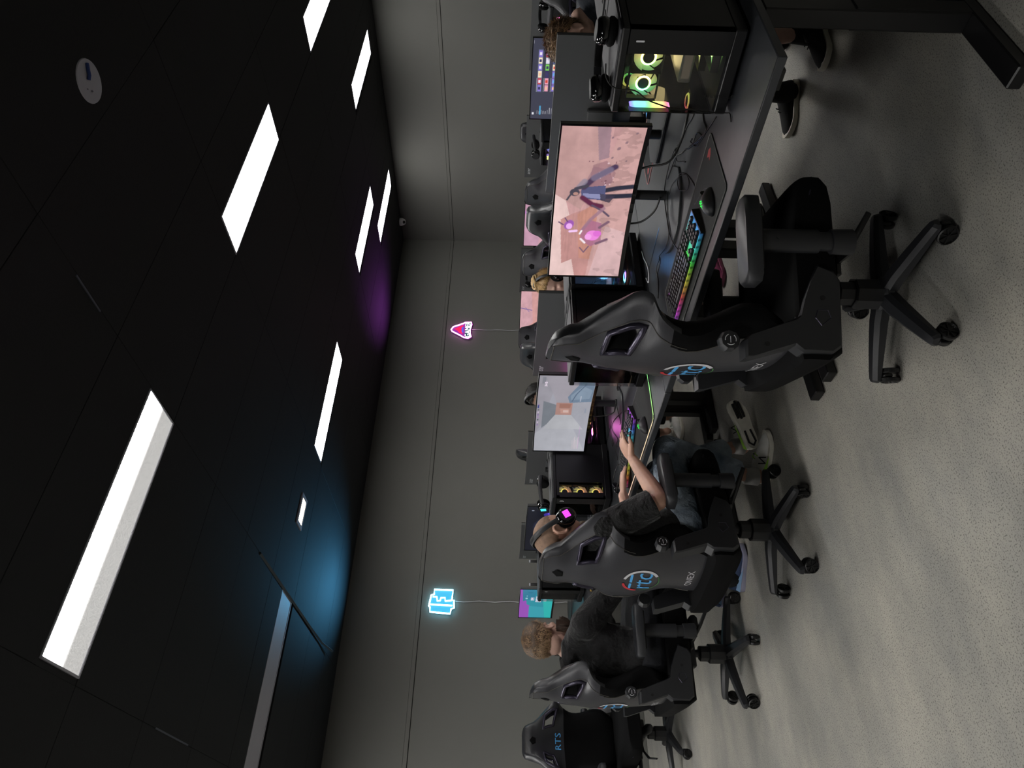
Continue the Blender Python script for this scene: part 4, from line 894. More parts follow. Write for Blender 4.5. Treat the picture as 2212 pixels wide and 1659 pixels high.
# ------------------------------------------------------------------ people
V=Vector
def skinned(mb, name, m, parent, vox, smooth=4, off=None):
    o=mb.build(name,m,parent,smooth=True); evaluated(o,[('REMESH',dict(mode='VOXEL',voxel_size=vox,use_smooth_shade=True)),('SMOOTH',dict(factor=.5,iterations=smooth))])
    o.data.polygons.foreach_set('use_smooth',[True]*len(o.data.polygons)); return o
def head_mesh(mb, F):
    E=lambda c,r,n=20,m_=14: mb.ell(c,r,n,m_,0,F)
    E((-.012,0,.034),(.098,.077,.086)); E((.028,0,-.035),(.066,.061,.086)); E((.036,0,-.085),(.050,.050,.034)); E((.070,0,-.100),(.022,.026,.019)); E((-.055,0,-.03),(.05,.058,.06))
    mb.tube([(.090,0,.014),(.102,0,-.010),(.112,0,-.028)],[.008,.010,.0135],10,0,F,dome=True)
    for s in (1,-1):
        E((.098,s*.012,-.030),(.011,.009,.008),10,8); E((.060,s*.046,-.018),(.026,.018,.018),12,8)
        mb.tube([(.086,s*.010,.026),(.084,s*.030,.030),(.068,s*.052,.022)],[.009,.0095,.007],8,0,F,dome=True)
        mb.tube([(-.012+.020*cos(a)-.002*sin(a),s*(.079+.006*abs(sin(a*.5))),.0+.031*sin(a)) for a in np.linspace(.3,2*pi-.9,14)],[.006]*14,7,0,F)
        E((-.010,s*.076,-.004),(.016,.006,.024),10,8); E((-.004,s*.081,-.030),(.008,.006,.010),8,6)
    mb.tube([(.078,.020,-.064),(.089,0,-.061),(.078,-.020,-.064)],[.005,.0075,.005],8,0,F,dome=True); mb.tube([(.076,.018,-.074),(.087,0,-.076),(.076,-.018,-.074)],[.005,.008,.005],8,0,F,dome=True)
def hand_mesh(mb, wrist, fdir, pdir, curl, sgn, s=1.0):
    # fdir = along the fingers, pdir = the way the palm faces; the thumb is on the sgn side
    f=V(fdir).normalized(); p=V(pdir); p=(p-f*p.dot(f)).normalized(); side=f.cross(p)*sgn; w=V(wrist)
    mb.tube([w-f*.01,w+f*.02*s,w+f*.055*s,w+f*.088*s],[.026*s,.033*s,.041*s,.039*s],12,up=side,flat=.42,dome=True)
    for k,(o,L) in enumerate(((.030,.070),(.0105,.078),(-.0095,.073),(-.0285,.058))):
        r=.0085*s*(1-.06*k); a=w+f*(.082-.004*abs(k-1.2))*s+side*o*s; pts=[a-f*.02*s,a]; d=f.copy(); d=(d+side*(.16-.11*k)).normalized()
        for q,seg in enumerate((.45,.31,.24)):
            ang=curl*(.55+.35*q); d2=(d*cos(ang)+p*sin(ang)).normalized(); pts.append(pts[-1]+d2*L*seg*s)
        mb.tube(pts,[r*1.1,r*1.1,r,r*.92,r*.78],8,dome=True)
    a=w+f*.022*s+side*.028*s; d=(f*.72+side*.62+p*.25).normalized(); mb.tube([a-d*.015,a,a+d*.036*s,a+(d*.75+f*.3).normalized()*.066*s],[.014*s,.0135*s,.0105*s,.0085*s],8,dome=True)
def shoe(parent, name, heel, toe, up, upper, sole, accent=None, L=.29, mk=None, tread=False):
    h=V(heel); f=(V(toe)-h).normalized(); u=V(up); u=(u-f*u.dot(f)).normalized(); s=u.cross(f); F=Matrix(((f.x,s.x,u.x,h.x),(f.y,s.y,u.y,h.y),(f.z,s.z,u.z,h.z),(0,0,0,1)))
    T=[0,.04,.12,.25,.4,.55,.68,.8,.9,.97,1.0]; Wd=[.010,.026,.034,.036,.035,.041,.047,.047,.039,.024,.008]; Ht=[.045,.085,.096,.098,.094,.080,.066,.056,.047,.036,.024]; c0=[.006*sin(pi*t) for t in T]
    m=MB(); n=14; vs=[];fs=[]
    for t,wd,ht,c in zip(T,Wd,Ht,c0):
        for k in range(n):
            a=pi*k/(n-1); y=wd*cos(a)*(1 if ht<.075 else 1-.28*sin(a)**2); z=.016+(ht-.016)*max(0,sin(a))**.75; vs.append((t*L,y+c,z))
    for i in range(len(T)-1):
        for k in range(n-1): fs.append((i*n+k,i*n+k+1,(i+1)*n+k+1,(i+1)*n+k))
        fs.append((i*n,(i+1)*n,(i+1)*n+n-1,i*n+n-1))
    m.add(vs,fs,0,F); so=m.build(name,upper,parent,smooth=True)
    m=MB(); out=[(t*L*1.02-.003,wd*1.10+c+.001) for t,wd,c in zip(T,Wd,c0)]+[(t*L*1.02-.003,-wd*1.10+c-.001) for t,wd,c in list(zip(T,Wd,c0))[::-1]]
    N=len(out); vs=[(x,y*.94,.0 if x<.75*L else (x-.75*L)*.22) for x,y in out]+[(x,y*1.04,.014+ (0 if x<.75*L else (x-.75*L)*.2)) for x,y in out]+[(x,y,.030-.006*sin(pi*min(1,max(0,x/L))) + (0 if x<.75*L else (x-.75*L)*.15)) for x,y in out]
    fs=[tuple(range(N-1,-1,-1)),tuple(range(2*N,3*N))]+[(r*N+k,r*N+(k+1)%N,(r+1)*N+(k+1)%N,(r+1)*N+k) for r in (0,1) for k in range(N)]
    m.add(vs,fs,0,F); m.build('sole',sole,so,auto=50)
    m=MB()
    for k in range(5):
        x=(.50+.055*k)*L; z=.088-.012*k+.004; m.tube([(x-.006,-.018,z-.004),(x,0,z+.002),(x+.006,.018,z-.004)],.0028,5,0,F)
    m.build('laces',accent or upper,so,smooth=True)
    if accent:
        m=MB()
        for sg in (1,-1): m.add([(x,sg*(y+.0015),z) for x,y,z in ((.01*L,.030,.030),(.30*L,.0365,.026),(.55*L,.0435,.024),(.30*L,.0365,.046),(.06*L,.032,.056))],[(0,1,2,3,4)],0,F)
        m.build('side_flash',accent,so,fix=False)
    if mk:
        for sg in (1,-1):
            m=MB(); text(m,mk,.062,F@Matrix(((sg,0,0,.47*L),(0,0,-sg,sg*.038),(0,1,0,.054),(0,0,0,1)))@Matrix.Rotation(radians(-6),4,'X')); m.build('letter_mark','rubber',so,fix=False)
    if tread:
        m=MB()
        for x0,x1,y in ((.62,.95,.020),(.60,.98,.0),(.62,.93,-.020)): m.box(x0*L,x1*L,y-.006,y+.006,-.003+ .0,.006,b=.002,X=F@Matrix.Translation((0,0,.0)))
        pts=[(.36*L,.018),(.12*L,.022),(.05*L,.0),(.12*L,-.022),(.36*L,-.018)]; m.tube([(x,y,-.001) for x,y in pts],.006,6,0,F); m.build('tread','rubber',so)
    return so
def hair_shell(parent, name, F, m, t0, keep, c=(-.012,0,.034), r=(.098,.077,.086), noise=.25, n=44, mm=30, lump=9):
    mb=MB(); rs=random.Random(5)
    def fn(q,d):
        k=keep(d); tt=t0*max(0,min(1,k))*(1+noise*(sin(lump*d.x+3*d.z)*sin(lump*.8*d.y+1)*1.2+ .5*sin(21*d.y+9*d.z)*sin(17*d.x))); return V(q)+d*tt
    mb.ell(c,r,n,mm,0,None,fn)
    K=[]; 
    for f in mb.f:
        cc=V((0,0,0))
        for i in f: cc+=V(mb.v[i])
        cc/=len(f); d=V(((cc.x-c[0])/r[0],(cc.y-c[1])/r[1],(cc.z-c[2])/r[2])).normalized()
        if keep(d)>0.02: K.append(f)
    mb.f=K; mb.m=[0]*len(K); mb.v=[tuple(F@V(v)) for v in mb.v]
    return mb.build(name,m,parent,smooth=True)
def strands(parent, name, F, m, N, keep, flow, ln, wd, c=(-.012,0,.034), r=(.098,.077,.086), lift=.35, base=1.02, seed=3):
    rs=random.Random(seed); vs=[];fs=[]; k=0
    while k<N:
        d=V((rs.gauss(0,1),rs.gauss(0,1),rs.gauss(0,1))).normalized(); kk=keep(d)
        if kk<=.02 or rs.random()>kk+.25: k+=1; continue
        k+=1; p=V((c[0]+d.x*r[0]*base,c[1]+d.y*r[1]*base,c[2]+d.z*r[2]*base)); fl=V(flow(d))+V((rs.gauss(0,.35),rs.gauss(0,.35),rs.gauss(0,.35))); fl=(fl-d*fl.dot(d)); fl=fl.normalized() if fl.length>1e-3 else V((0,0,-1))
        L=ln*(.6+.8*rs.random())*(.4+.6*min(1,kk)); a=p; b=p+(fl+d*lift*1.4).normalized()*L*.5; e=b+(fl+d*lift*.2).normalized()*L*.5; s=fl.cross(d).normalized()*wd
        i=len(vs); vs+=[F@(a-s),F@(a+s),F@(b-s*.8),F@(b+s*.8),F@e]; fs+=[(i,i+1,i+3,i+2),(i+2,i+3,i+4)]
    mb=MB(); mb.add(vs,fs); return mb.build(name,m,parent,fix=False,smooth=True)
def eyes(parent,F,iris='4a3a2c'):
    for s in (1,-1):
        m=MB(); m.ell((.074,s*.031,.006),(.0115,.0125,.0115),14,10,0,F); e=m.build('eye',mat('eye_white','d8d4cc',.25),parent,smooth=True)
        m=MB(); m.ell((.0835,s*.031,.006),(.003,.0055,.0055),12,8,0,F); m.build('iris',mat('iris',iris,.2),e,smooth=True)
def headframe(c, fwd, tilt=0):
    f=V(fwd).normalized(); l=V((0,0,1)).cross(f).normalized(); u=f.cross(l)
    F=Matrix(((f.x,l.x,u.x,c[0]),(f.y,l.y,u.y,c[1]),(f.z,l.z,u.z,c[2]),(0,0,0,1))); return F@Matrix.Rotation(radians(tilt),4,'X')
def pose(C, hd, **o):      # a seated figure: local x forward, y left; every joint may be given outright
    h=radians(hd); R=lambda x,y,z: V((C[0]+x*cos(h)-y*sin(h),C[1]+x*sin(h)+y*cos(h),z))
    J=dict(pel=R(-.08,0,.60),waist=R(-.11,0,.70),chest=R(-.11,0,.90),c7=R(-.12,0,1.065),head=R(-.03,0,1.17),hf=R(1,0,-.12)-R(0,0,0),
        sL=R(-.105,.185,.975),sR=R(-.105,-.185,.975),eL=R(.10,.25,.735),eR=R(.10,-.25,.735),wL=R(.36,.16,.785),wR=R(.36,-.16,.785),
        hL=R(-.06,.095,.585),hR=R(-.06,-.095,.585),kL=R(.40,.13,.57),kR=R(.40,-.13,.57),aL=R(.38,.12,.10),aR=R(.38,-.12,.10),fdL=None,fdR=None)
    J.update({k:(V(v) if v is not None and k not in('bulk',) else v) for k,v in o.items()}); J['left']=V((-sin(h),cos(h),0)); J['fw']=V((cos(h),sin(h),0)); return J
def person(label, C, hd, J, skin, vox=.0055, shirt=None, sleeve=1.0, trousers=None, hem=.93, bulk=1.0, head_s=1.0, group=None, hood=False, curl=.45, tilt=0, hs=1.0):
    t=thing('person',label,'person',(C[0],C[1],0),0,group); inv=Matrix.Translation((-C[0],-C[1],0)); g=lambda k: J[k]
    L=J['left']; fw=J['fw']; F=headframe(J['head'],J['hf'],tilt)@Matrix.Scale(head_s,4)
    loc=lambda mb: setattr(mb,'v',[(v[0]-C[0],v[1]-C[1],v[2]) for v in mb.v])
    b=MB(); head_mesh(b,F)
    b.tube([J['c7']+fw*.005+V((0,0,-.05)),J['c7']+fw*.025+V((0,0,.02)),F@V((-.020,0,-.06)),F@V((-.012,0,-.01))],[.066,.060,.055,.05],14)
    b.tube([J['pel']-V((0,0,.06)),J['pel'],J['waist'],J['chest'],J['c7']-V((0,0,.035))],[.15*bulk,.165*bulk,.150*bulk,.165*bulk,.085],16,up=L,flat=.66,dome=True)
    for s in 'LR':
        sh,e,w_=J['s'+s],J['e'+s],J['w'+s]; b.tube([sh.lerp(J['c7'],.55),sh,sh.lerp(e,.5),e],[.055,.056*bulk,.047*bulk,.041],12,dome=True); b.tube([e,e.lerp(w_,.3),e.lerp(w_,.7),w_],[.041,.043,.034,.027],12,dome=True)
        fd=J['fd'+s] or (w_-e).normalized(); hand_mesh(b,w_,fd,V((0,0,-1)),curl,(-1 if s=='L' else 1)*-1,hs)
        h,k,a=J['h'+s],J['k'+s],J['a'+s]; b.tube([h,h.lerp(k,.5),k],[.088*bulk,.075*bulk,.058],14,dome=True); b.tube([k,k.lerp(a,.35),k.lerp(a,.8),a],[.056,.054,.038,.036],12,dome=True); b.ell(a-V((0,0,.04)),(.045,.045,.04),12,8)
    loc(b); skinned(b,'body',skin,t,vox)
    Fl=inv@F
    if shirt:
        m=MB(); m.tube([J['pel']-V((0,0,.02)),J['pel']+V((0,0,.05)),J['waist'],J['chest'],J['c7']-V((0,0,.03)),J['c7']+fw*.01+V((0,0,.022))],[.172*bulk,.190*bulk,.176*bulk,.188*bulk,.108,.078],20,up=L,flat=.68)
        for s in 'LR':
            sh,e,w_=J['s'+s],J['e'+s],J['w'+s]; m.tube([sh.lerp(J['c7'],.6),sh.lerp(J['c7'],.2)+V((0,0,.004)),sh],[.070,.074,.073*bulk],14,dome=True)
            if sleeve<=1: m.tube([sh,sh.lerp(e,.5),sh.lerp(e,sleeve)],[.073*bulk,.070*bulk,.070*bulk],14)
            else: m.tube([sh,sh.lerp(e,.5),e],[.073*bulk,.064*bulk,.060*bulk],14,dome=True); m.tube([e,e.lerp(w_,.5),e.lerp(w_,.96)],[.059,.051,.038],14)
        if hood:
            c=J['c7']; m.tube([c+fw*.085+L*.03+V((0,0,-.02)),c+L*.085+V((0,0,.02)),c-fw*.06+L*.05+V((0,0,.0)),c-fw*.095+V((0,0,-.02)),c-fw*.06-L*.05+V((0,0,.0)),c-L*.085+V((0,0,.02)),c+fw*.085-L*.03+V((0,0,-.02))],[.024,.034,.052,.064,.052,.034,.024],10,dome=True)
        loc(m); so=skinned(m,'hoodie' if hood else 'shirt',shirt,t,.009,5)
        if not hood:
            q=MB(); c=J['c7']+fw*.008+V((0,0,.020)); q.tube([c+(L*cos(a)*.075+fw*sin(a)*.062)+V((0,0,-.014*sin(a))) for a in np.linspace(0,2*pi,24,endpoint=False)],.008,6,closed=True); loc(q); q.build('collar',shirt,so,smooth=True)
    if trousers:
        m=MB(); m.tube([J['pel']-V((0,0,.07)),J['pel'],J['pel']+V((0,0,.075))],[.165*bulk,.180*bulk,.168*bulk],18,up=L,flat=.72,dome=True)
        for s in 'LR':
            h,k,a=J['h'+s],J['k'+s],J['a'+s]; m.tube([h,h.lerp(k,.5),k],[.102*bulk,.092*bulk,.080],16,dome=True); m.tube([k,k.lerp(a,.4),k.lerp(a,hem)],[.078,.074,.068],16)
        loc(m); skinned(m,'trousers',trousers,t,.009,4)
    return t,Fl,F
# cloth and hair materials
M['black_cotton']=mat('black_cotton','0b0b0c',.85,bump=(11,1.0,.06),sheen=.12)
M['black_hood']=mat('black_hoodie_fabric','0e0e10',.9,bump=(9,1.0,.07),sheen=.1)
M['navy_hood']=mat('dark_navy_fabric','1c232d',.85,bump=(14,.8,.02),sheen=.1)
M['denim']=mat('blue_denim','566879',.8,noise=(5,1.0),col2='b9c6d4',bump=(14,1.0,.05))
M['dark_cloth']=mat('dark_trousers','12141a',.85,bump=(16,.6,.015))
M['stubble']=mat('shaved_stubble','937662',.75,noise=(60,.7),bump=(300,.3,.002))
M['brown_hair']=mat('brown_hair','5a4430',.55,noise=(22,.45),bump=(120,.4,.003))
M['brown_strand']=mat('light_brown_hair','9a7a58',.5,noise=(14,.5))
M['blond_hair']=mat('blond_hair','a98350',.5,noise=(25,.5),bump=(120,.4,.003)); M['blond_strand']=mat('pale_blond_hair','c4a06a',.5,noise=(14,.6))
M['black_hair']=mat('black_hair','14110f',.4,bump=(120,.4,.003))
M['beard_grey']=mat('greying_beard','7a6652',.7,noise=(40,.6)); M['beard_brown']=mat('brown_beard','3a281b',.65,noise=(40,.6))
M['shoe_white']=mat('worn_white_mesh','dedcd6',.7,noise=(30,.85),bump=(200,.2,.002)); M['shoe_lime']=mat('lime_foam','9cd24a',.6); M['sole_white']=mat('off_white_foam','dcd8ca',.7,noise=(20,.85))
M['shoe_black']=mat('black_knit','0b0b0c',.85,bump=(200,.2,.002)); M['shoe_navy']=mat('navy_mesh','2c3c5c',.7); M['sole_lilac']=mat('pale_lilac_foam','9a9ab0',.6); M['sky_print']=mat('sky_blue_overlay','8fb4dc',.5); M['orange_foam']=mat('orange_foam','e08a48',.6)
M['sock']=mat('white_sock','c9c7c4',.85,bump=(150,.2,.002)); M['pink_foam']=mat('pink_foam','7a2f52',.55)
scalp=lambda d: 1.0 if (d.z>.1+max(0,d.x)*.75 or (d.x<-.05 and d.z>-.75)) and not (abs(d.y)>.8 and d.z<.1 and d.x>-.35) else 0
def soft_scalp(d):
    k=min((d.z-(-.62 if d.x<-.1 else .12+max(0,d.x)*.55 if d.x>.15 else -.62+(d.x+.1)/.25*.78))*4,1.0); 
    e=((d.x-.02)/.34)**2+((d.z+.40)/.36)**2
    return max(0,min(1,k))*(1 if e>1.3 else max(0,(e-1)/.3))
beard=lambda d: 1.0 if (d.x>-.1 and d.z<-.45 and d.z+.2*d.x<-.30) else 0
BC=dict(c=(.030,0,-.055),r=(.066,.062,.080))
# man in headphones (second seat)
CA=(1.46,3.105)
JA=pose(CA,14,head=(1.452,3.112,1.158),hf=(.97,.02,-.33),c7=(1.372,3.085,1.065),chest=(1.365,3.085,.90),waist=(1.385,3.085,.72),pel=(1.42,3.09,.60),
  sR=(1.395,2.90,.965),sL=(1.33,3.275,.965),eR=(1.50,2.825,.715),wR=(1.79,2.945,.795),fdR=(.93,.2,.33),eL=(1.50,3.34,.735),wL=(1.78,3.30,.79),fdL=(.95,-.2,-.05),
  hR=(1.46,2.995,.59),hL=(1.42,3.18,.59),kR=(1.94,3.085,.575),kL=(1.90,3.27,.59),aR=(1.862,3.215,.115),aL=(2.11,3.305,.115))
tA,FA,FwA=person('bald man in a black shirt and jeans leaning at the second desk, wearing headphones',CA,14,JA,M['skin'],.005,M['black_cotton'],.88,M['denim'],.86,1.06,1.06,curl=.22,hs=1.12)
eyes(tA,FA); hair_shell(tA,'shaved_hair',FA,M['stubble'],.0025,soft_scalp,noise=.1)
hair_shell(tA,'beard',FA,M['beard_grey'],.010,lambda d: 1.0 if (d.z<-.25 and d.x>-.15) and not (d.x>.85 and d.z>-.55) else 0,noise=.3,lump=14,**BC)
strands(tA,'beard_hairs',FA,M['beard_grey'],1500,lambda d: 1.0 if (d.z<-.3 and d.x>-.1) else 0,lambda d:(.3,0,-1),.030,.0011,base=1.06,**BC)
shoe(tA,'shoe',(1.845-CA[0],3.262-CA[1],0),(2.05-CA[0],3.055-CA[1],0),(0,0,1),M['shoe_white'],M['sole_white'],M['shoe_lime'],.295,'N')
shoe(tA,'shoe',(2.03-CA[0],3.19-CA[1],.055),(2.24-CA[0],3.12-CA[1],.13),(.62,.70,.30),M['shoe_white'],M['sole_white'],M['shoe_lime'],.29,'N',True)
for a in (JA['aR'],JA['aL']):
    m=MB(); m.tube([(a[0]-CA[0],a[1]-CA[1],a[2]-.045),(a[0]-CA[0],a[1]-CA[1],a[2]+.028)],[.05,.043],14); m.build('sock','sock',tA,smooth=True)
make_headset('black headphones with a magenta light worn by the bald man',FwA@Matrix.Translation((.040,0,.002))@Matrix.Rotation(radians(-48),4,'Y'),'e838e8',worn=.092,band=.135)
# bearded man (third seat)
CB=(1.19,4.15)
JB=pose(CB,14,head=(1.28,4.17,1.155),hf=(.75,.66,-.16),c7=(1.20,4.15,1.035),chest=(1.19,4.15,.88),waist=(1.17,4.15,.72),pel=(1.16,4.145,.60),sR=(1.285,3.935,.955),sL=(1.16,4.365,.945),eR=(1.50,3.92,.78),wR=(1.80,4.02,.80),eL=(1.45,4.42,.77),wL=(1.79,4.36,.80),
  kR=(1.62,4.03,.585),kL=(1.60,4.30,.585),aR=(1.565,3.905,.115),aL=(1.60,4.32,.11))
tB,FB,FwB=person('bearded man in a black hoodie with thick brown hair, seen from behind, third seat',CB,14,JB,M['skin2'],.006,M['black_hood'],1.5,M['dark_cloth'],.95,1.28,1.08,hood=True)
eyes(tB,FB)
top=lambda d: soft_scalp(d)*(.5+.65*max(0,min(1,(d.z+.15)/.55)))
hair_shell(tB,'hair',FB,M['brown_hair'],.024,top,noise=.12); strands(tB,'hair_strands',FB,M['brown_strand'],7000,top,lambda d:(.35-.5*max(0,-d.x),.1*d.y,.9*d.z-.25),.032,.0014,base=1.14,lift=.32)
hair_shell(tB,'beard',FB,M['beard_brown'],.040,lambda d: 1.0 if (d.z<.12 and d.x>-.5 and d.z<.12-.3*d.x) and not (d.x>.85 and d.z>-.55) else 0,noise=.25,lump=12,**BC); strands(tB,'beard_hairs',FB,M['beard_brown'],2200,lambda d: 1.0 if (d.z<.05-.2*d.x and d.x>-.5) else 0,lambda d:(.4,0,-1),.055,.0015,base=1.3,**BC)
for a in (JB['aR'],JB['aL']):
    m=MB(); m.tube([(a[0]-CB[0],a[1]-CB[1],a[2]-.04),(a[0]-CB[0],a[1]-CB[1],a[2]+.07)],[.054,.05],14,dome=True); m.build('sock','dark_cloth',tB,smooth=True)
s_=shoe(tB,'shoe',(1.508-CB[0],3.952-CB[1],0),(1.71-CB[0],3.765-CB[1],0),(0,0,1),M['shoe_navy'],M['sole_lilac'],M['sky_print'],.285)
shoe(tB,'shoe',(1.545-CB[0],4.33-CB[1],0),(1.81-CB[0],4.29-CB[1],0),(0,0,1),M['shoe_navy'],M['sole_lilac'],M['sky_print'],.285)
# the players across, facing the viewer behind their monitors
def across(label,C,hd,skin,**k):
    J=pose(C,hd,**k.pop('J',{})); return person(label,C,hd,J,skin,.0075,**k)
CP=(3.56,1.66)
tP,FP,FwP=across('player in a dark hooded top with swept brown hair, behind the nearest monitor back',CP,180,M['skin2'],J=dict(head=(3.475,1.70,1.12),hf=(-.96,.18,-.12),aL=(3.27,1.525,.10),aR=(3.27,1.82,.10),kL=(3.12,1.53,.55),kR=(3.13,1.80,.55)),shirt=M['navy_hood'],sleeve=1.5,trousers=None,hood=True)
m=MB(); m.tube([(0,0,.50),(0,0,.60)],[.17,.18],18,flat=.72); 
for s in (-1,1):
    m.tube([(-.02,s*.10,.55),(-.25,s*.12,.555),(-.40,s*.12,.55)],[.10,.09,.085],14,dome=True)
skinned(m,'shorts','dark_cloth',tP,.01,3)
ft=lambda d: soft_scalp(d)*(.5+.8*max(0,min(1,(d.z+.05)/.5)))
hair_shell(tP,'hair',FP,M['brown_hair'],.026,ft,noise=.25); strands(tP,'hair_strands',FP,M['brown_strand'],4500,ft,lambda d:(.9*d.z,0,.6*d.z-.5),.05,.0018,base=1.2,lift=.5)
for a in ((3.27,1.525),(3.27,1.82)):
    m=MB(); m.tube([(a[0]-CP[0],a[1]-CP[1],.05),(a[0]-CP[0],a[1]-CP[1],.145)],[.055,.046],14,dome=True); m.build('sock','shoe_black',tP,smooth=True)
shoe(tP,'shoe',(3.30-CP[0],1.49-CP[1],0),(3.06-CP[0],1.56-CP[1],0),(0,0,1),M['shoe_black'],M['sole_white'],None,.275)
shoe(tP,'shoe',(3.325-CP[0],1.785-CP[1],0),(3.15-CP[0],1.98-CP[1],0),(0,0,1),M['shoe_black'],M['sole_white'],None,.275)
CQ=(3.58,3.40)
tQ,FQ,FwQ=across('blond player with pinned up hair wearing a headset, beside the nearest screen',CQ,180,M['skin2'],J=dict(head=(3.475,3.385,1.10),hf=(-.97,.12,-.15),c7=(3.68,3.40,1.02),aL=(3.48,3.18,.09),aR=(3.38,3.50,.09)),shirt=M['dark_cloth'],sleeve=1.5,trousers=None,head_s=.95)
m=MB(); m.tube([(0,0,.50),(0,0,.60)],[.17,.17],18,flat=.72)
for s in (-1,1): m.tube([(-.02,s*.10,.55),(-.25,s*.12,.555),(-.36,s*.12,.555)],[.095,.085,.08],14,dome=True)
skinned(m,'shorts','dark_cloth',tQ,.01,3)
hair_shell(tQ,'hair',FQ,M['blond_hair'],.016,soft_scalp,noise=.18); strands(tQ,'hair_strands',FQ,M['blond_strand'],3200,soft_scalp,lambda d:(-.5,0,.9),.06,.0016,base=1.14,lift=.12)
m=MB(); m.ell((-.035,0,.135),(.045,.05,.038),18,12,0,FQ,lambda q,d:(q[0]*(1+.1*sin(9*d.y)),q[1],q[2]*(1+.05*sin(8*d.x)))); 
for k in range(5): m.tube([FQ@V((-.035+.048*cos(a+k),.052*sin(a+k),.125+.012*k*.5+.012*sin(2*a))) for a in np.linspace(0,4.4,12)],.008,6)
m.build('hair_bun','blond_strand',tQ,smooth=True)
for a,b,z in ((3.52,3.16,0),(3.42,3.50,0)): shoe(tQ,'shoe',(a-CQ[0],b-CQ[1],z),(a-.24-CQ[0],b-CQ[1],z),(0,0,1),M['pink_foam'],M['pink_foam'],None,.25)
make_headset('black headset worn by the blond player',FwQ@Matrix.Translation((0,0,.004))@Matrix.Rotation(radians(-6),4,'Y'),None,worn=.098,band=.128)
CR=(3.58,4.70)
tR,FR_,FwR=across('black haired player with a headset, only the crown showing over the grey corridor screen',CR,180,M['skin'],J=dict(head=(3.475,4.705,1.125),hf=(-.97,.10,-.1),c7=(3.68,4.70,1.02)),shirt=M['dark_cloth'],sleeve=1.5,trousers=M['dark_cloth'],head_s=.97)
hair_shell(tR,'hair',FR_,M['black_hair'],.014,soft_scalp,noise=.15); strands(tR,'hair_strands',FR_,M['black_hair'],2200,soft_scalp,lambda d:(.5,0,-.6),.04,.0015,base=1.12,lift=.12)
for y in (4.58,4.83): shoe(tR,'shoe',(3.24-CR[0],y-CR[1],0),(2.98-CR[0],y-CR[1],0),(0,0,1),M['shoe_white'],M['sole_white'],None,.27)
make_headset('black headset worn by the black haired player',FwR@Matrix.Rotation(radians(14),4,'Y'),None,worn=.098,band=.128)
# ------------------------------------------------------------------ cables
def cable(label, pts, r=.003, m='cable', z0=DZ, n=6, group='black cables on the desks'):
    P=[V((p[0],p[1],(p[2] if len(p)>2 else z0+r+.0005))) for p in pts]; Q=[]
    for i in range(len(P)-1):
        a,b,c,d=P[max(i-1,0)],P[i],P[i+1],P[min(i+2,len(P)-1)]
        for k in range(5):
            t=k/5; Q.append(.5*((2*b)+(c-a)*t+(2*a-5*b+4*c-d)*t*t+(3*b-a-3*c+d)*t**3))
    Q.append(P[-1])
    for q in Q:
        for bx,by in ((2.43,1.885),(2.43,3.455),(2.905,1.79),(2.905,3.31)):
            k=((q.x-bx)/.235)**2+((q.y-by)/.225)**2
            if k<1.35 and q.z<DZ+.03: q.z=max(q.z,DZ+r+.0005+.0125*min(1,(1.35-k)/.25))
    mb=MB(); mb.tube(Q,r,n); o=mb.build('cable',m,None,smooth=True); return tag(o,label,'cable',group if m=='cable' else None)
cable('headset cable hanging down the glass of the nearest computer',[(2.10,1.09,1.15),(2.04,1.105,1.150),(2.036,1.133,1.119),(2.036,1.139,1.058),(2.036,1.168,1.014),(2.036,1.184,.971),(2.036,1.200,.915),(2.036,1.198,.868),(2.036,1.205,.826),(2.033,1.205,.76),(2.02,1.20,.745),(1.99,1.21,.744)],.0022)
cable('black cable bending out from the left of the nearest computer along the desk',[(2.31,1.37),(2.27,1.38),(2.22,1.38),(2.25,1.43),(2.36,1.55),(2.41,1.59),(2.48,1.68),(2.5,1.74),(2.52,1.81)])
cable('thin black cable running from the nearest computer glass to the coiled lead',[(2.15,1.29),(2.19,1.35),(2.21,1.38),(2.24,1.42),(2.31,1.49),(2.37,1.55)],.0022)
cable('long black cable passing under both monitor stands to the back',[(2.50,1.25),(2.5,1.49),(2.51,1.53),(2.5,1.61),(2.53,1.68),(2.55,1.79),(2.52,1.88),(2.41,1.91),(2.3,1.92),(2.29,1.99),(2.37,2.13),(2.39,2.21),(2.31,2.22),(2.25,2.27)],.0026)
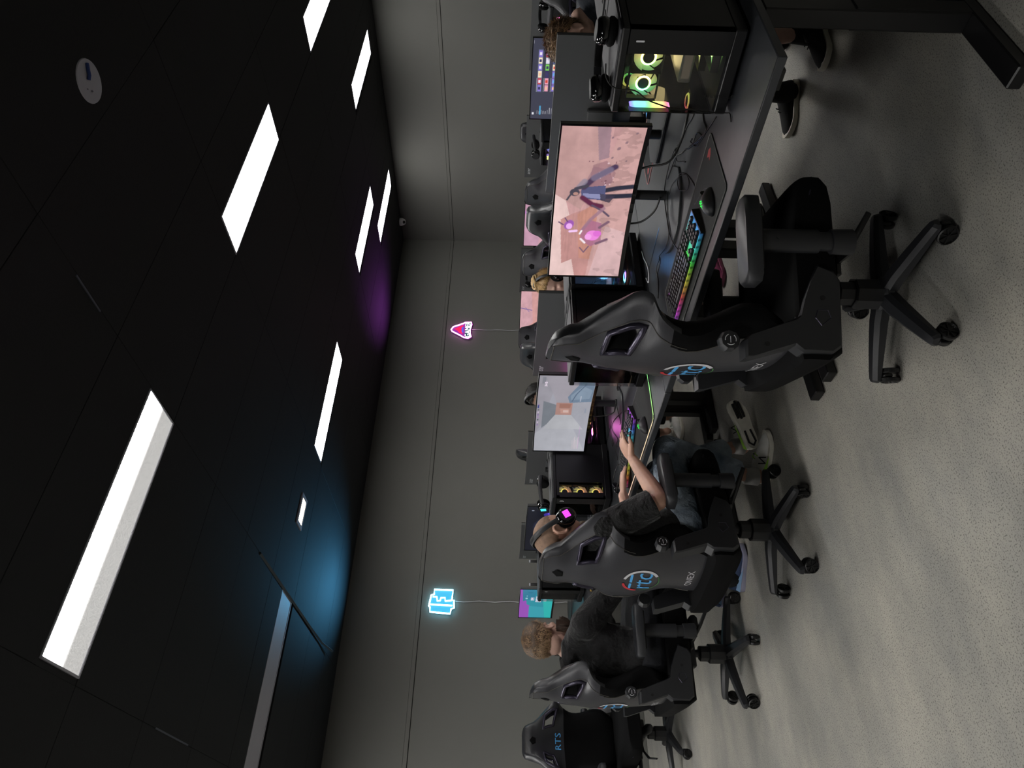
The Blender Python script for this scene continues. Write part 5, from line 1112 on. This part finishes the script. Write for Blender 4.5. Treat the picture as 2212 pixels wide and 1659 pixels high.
cable('black cable curling on the desk behind the nearest mat',[(2.42,1.30),(2.42,1.44),(2.46,1.51),(2.49,1.57),(2.52,1.63),(2.51,1.66),(2.45,1.67),(2.37,1.62)],.0026)
cable('looping mouse cable of the nearest mouse',[(2.008,1.476),(2.06,1.52),(2.09,1.58),(2.12,1.63),(2.17,1.59),(2.34,1.65),(2.37,1.71),(2.31,1.71),(2.25,1.66),(2.26,1.63),(2.33,1.65),(2.43,1.77),(2.44,1.83)],.0018)
cable('coiled black lead on the desk between mat and computer',[(2.36,1.51),(2.37,1.53),(2.31,1.5),(2.26,1.45),(2.26,1.43),(2.32,1.46),(2.33,1.51),(2.28,1.49),(2.25,1.45),(2.22,1.40)],.0022)
cable('straight black cable from the nearest keyboard to the stand',[(2.47,1.84),(2.35,1.92),(2.17,1.89),(2.05,1.86)],.002)
cable('thick power lead drooping from the back of the nearest screen to its stand',[(2.475,1.74,.93),(2.45,1.70,.86),(2.43,1.66,.79),(2.47,1.58,.75),(2.5,1.48,.745),(2.52,1.35,.745)],.0045)
cable('thick video lead drooping left of the nearest stand',[(2.475,2.02,.93),(2.46,2.00,.85),(2.45,1.93,.80),(2.46,1.86,.785)],.0045)
cable('white cable loop on the desk beside the blue fan computer',[(2.72,2.40),(2.65,2.385),(2.57,2.35),(2.5,2.34),(2.46,2.37),(2.52,2.40)],.0035,'cable_w')
cable('black cable lying under the pale corridor screen',[(2.51,3.42),(2.37,3.37),(2.28,3.33),(2.28,3.36)],.0025)
cable('black keyboard cable looping on the second desk',[(2.06,3.20),(2.23,3.16),(2.36,3.38),(2.44,3.58),(2.4,3.61),(2.25,3.47),(2.25,3.54),(2.18,3.60)],.0022)
cable('mouse cable of the second desk',[(1.955,2.83),(2.02,2.86),(2.16,2.96),(2.11,2.98),(2.16,3.08)],.0018)
cable('thick black lead by the computer numbered 2',[(2.41,3.05),(2.53,3.12),(2.53,3.31),(2.49,3.3)],.004)
cable('thick black lead drooping from the pale corridor screen',[(2.47,3.55,.93),(2.46,3.53,.82),(2.46,3.48,.755),(2.48,3.38,.745)],.004)
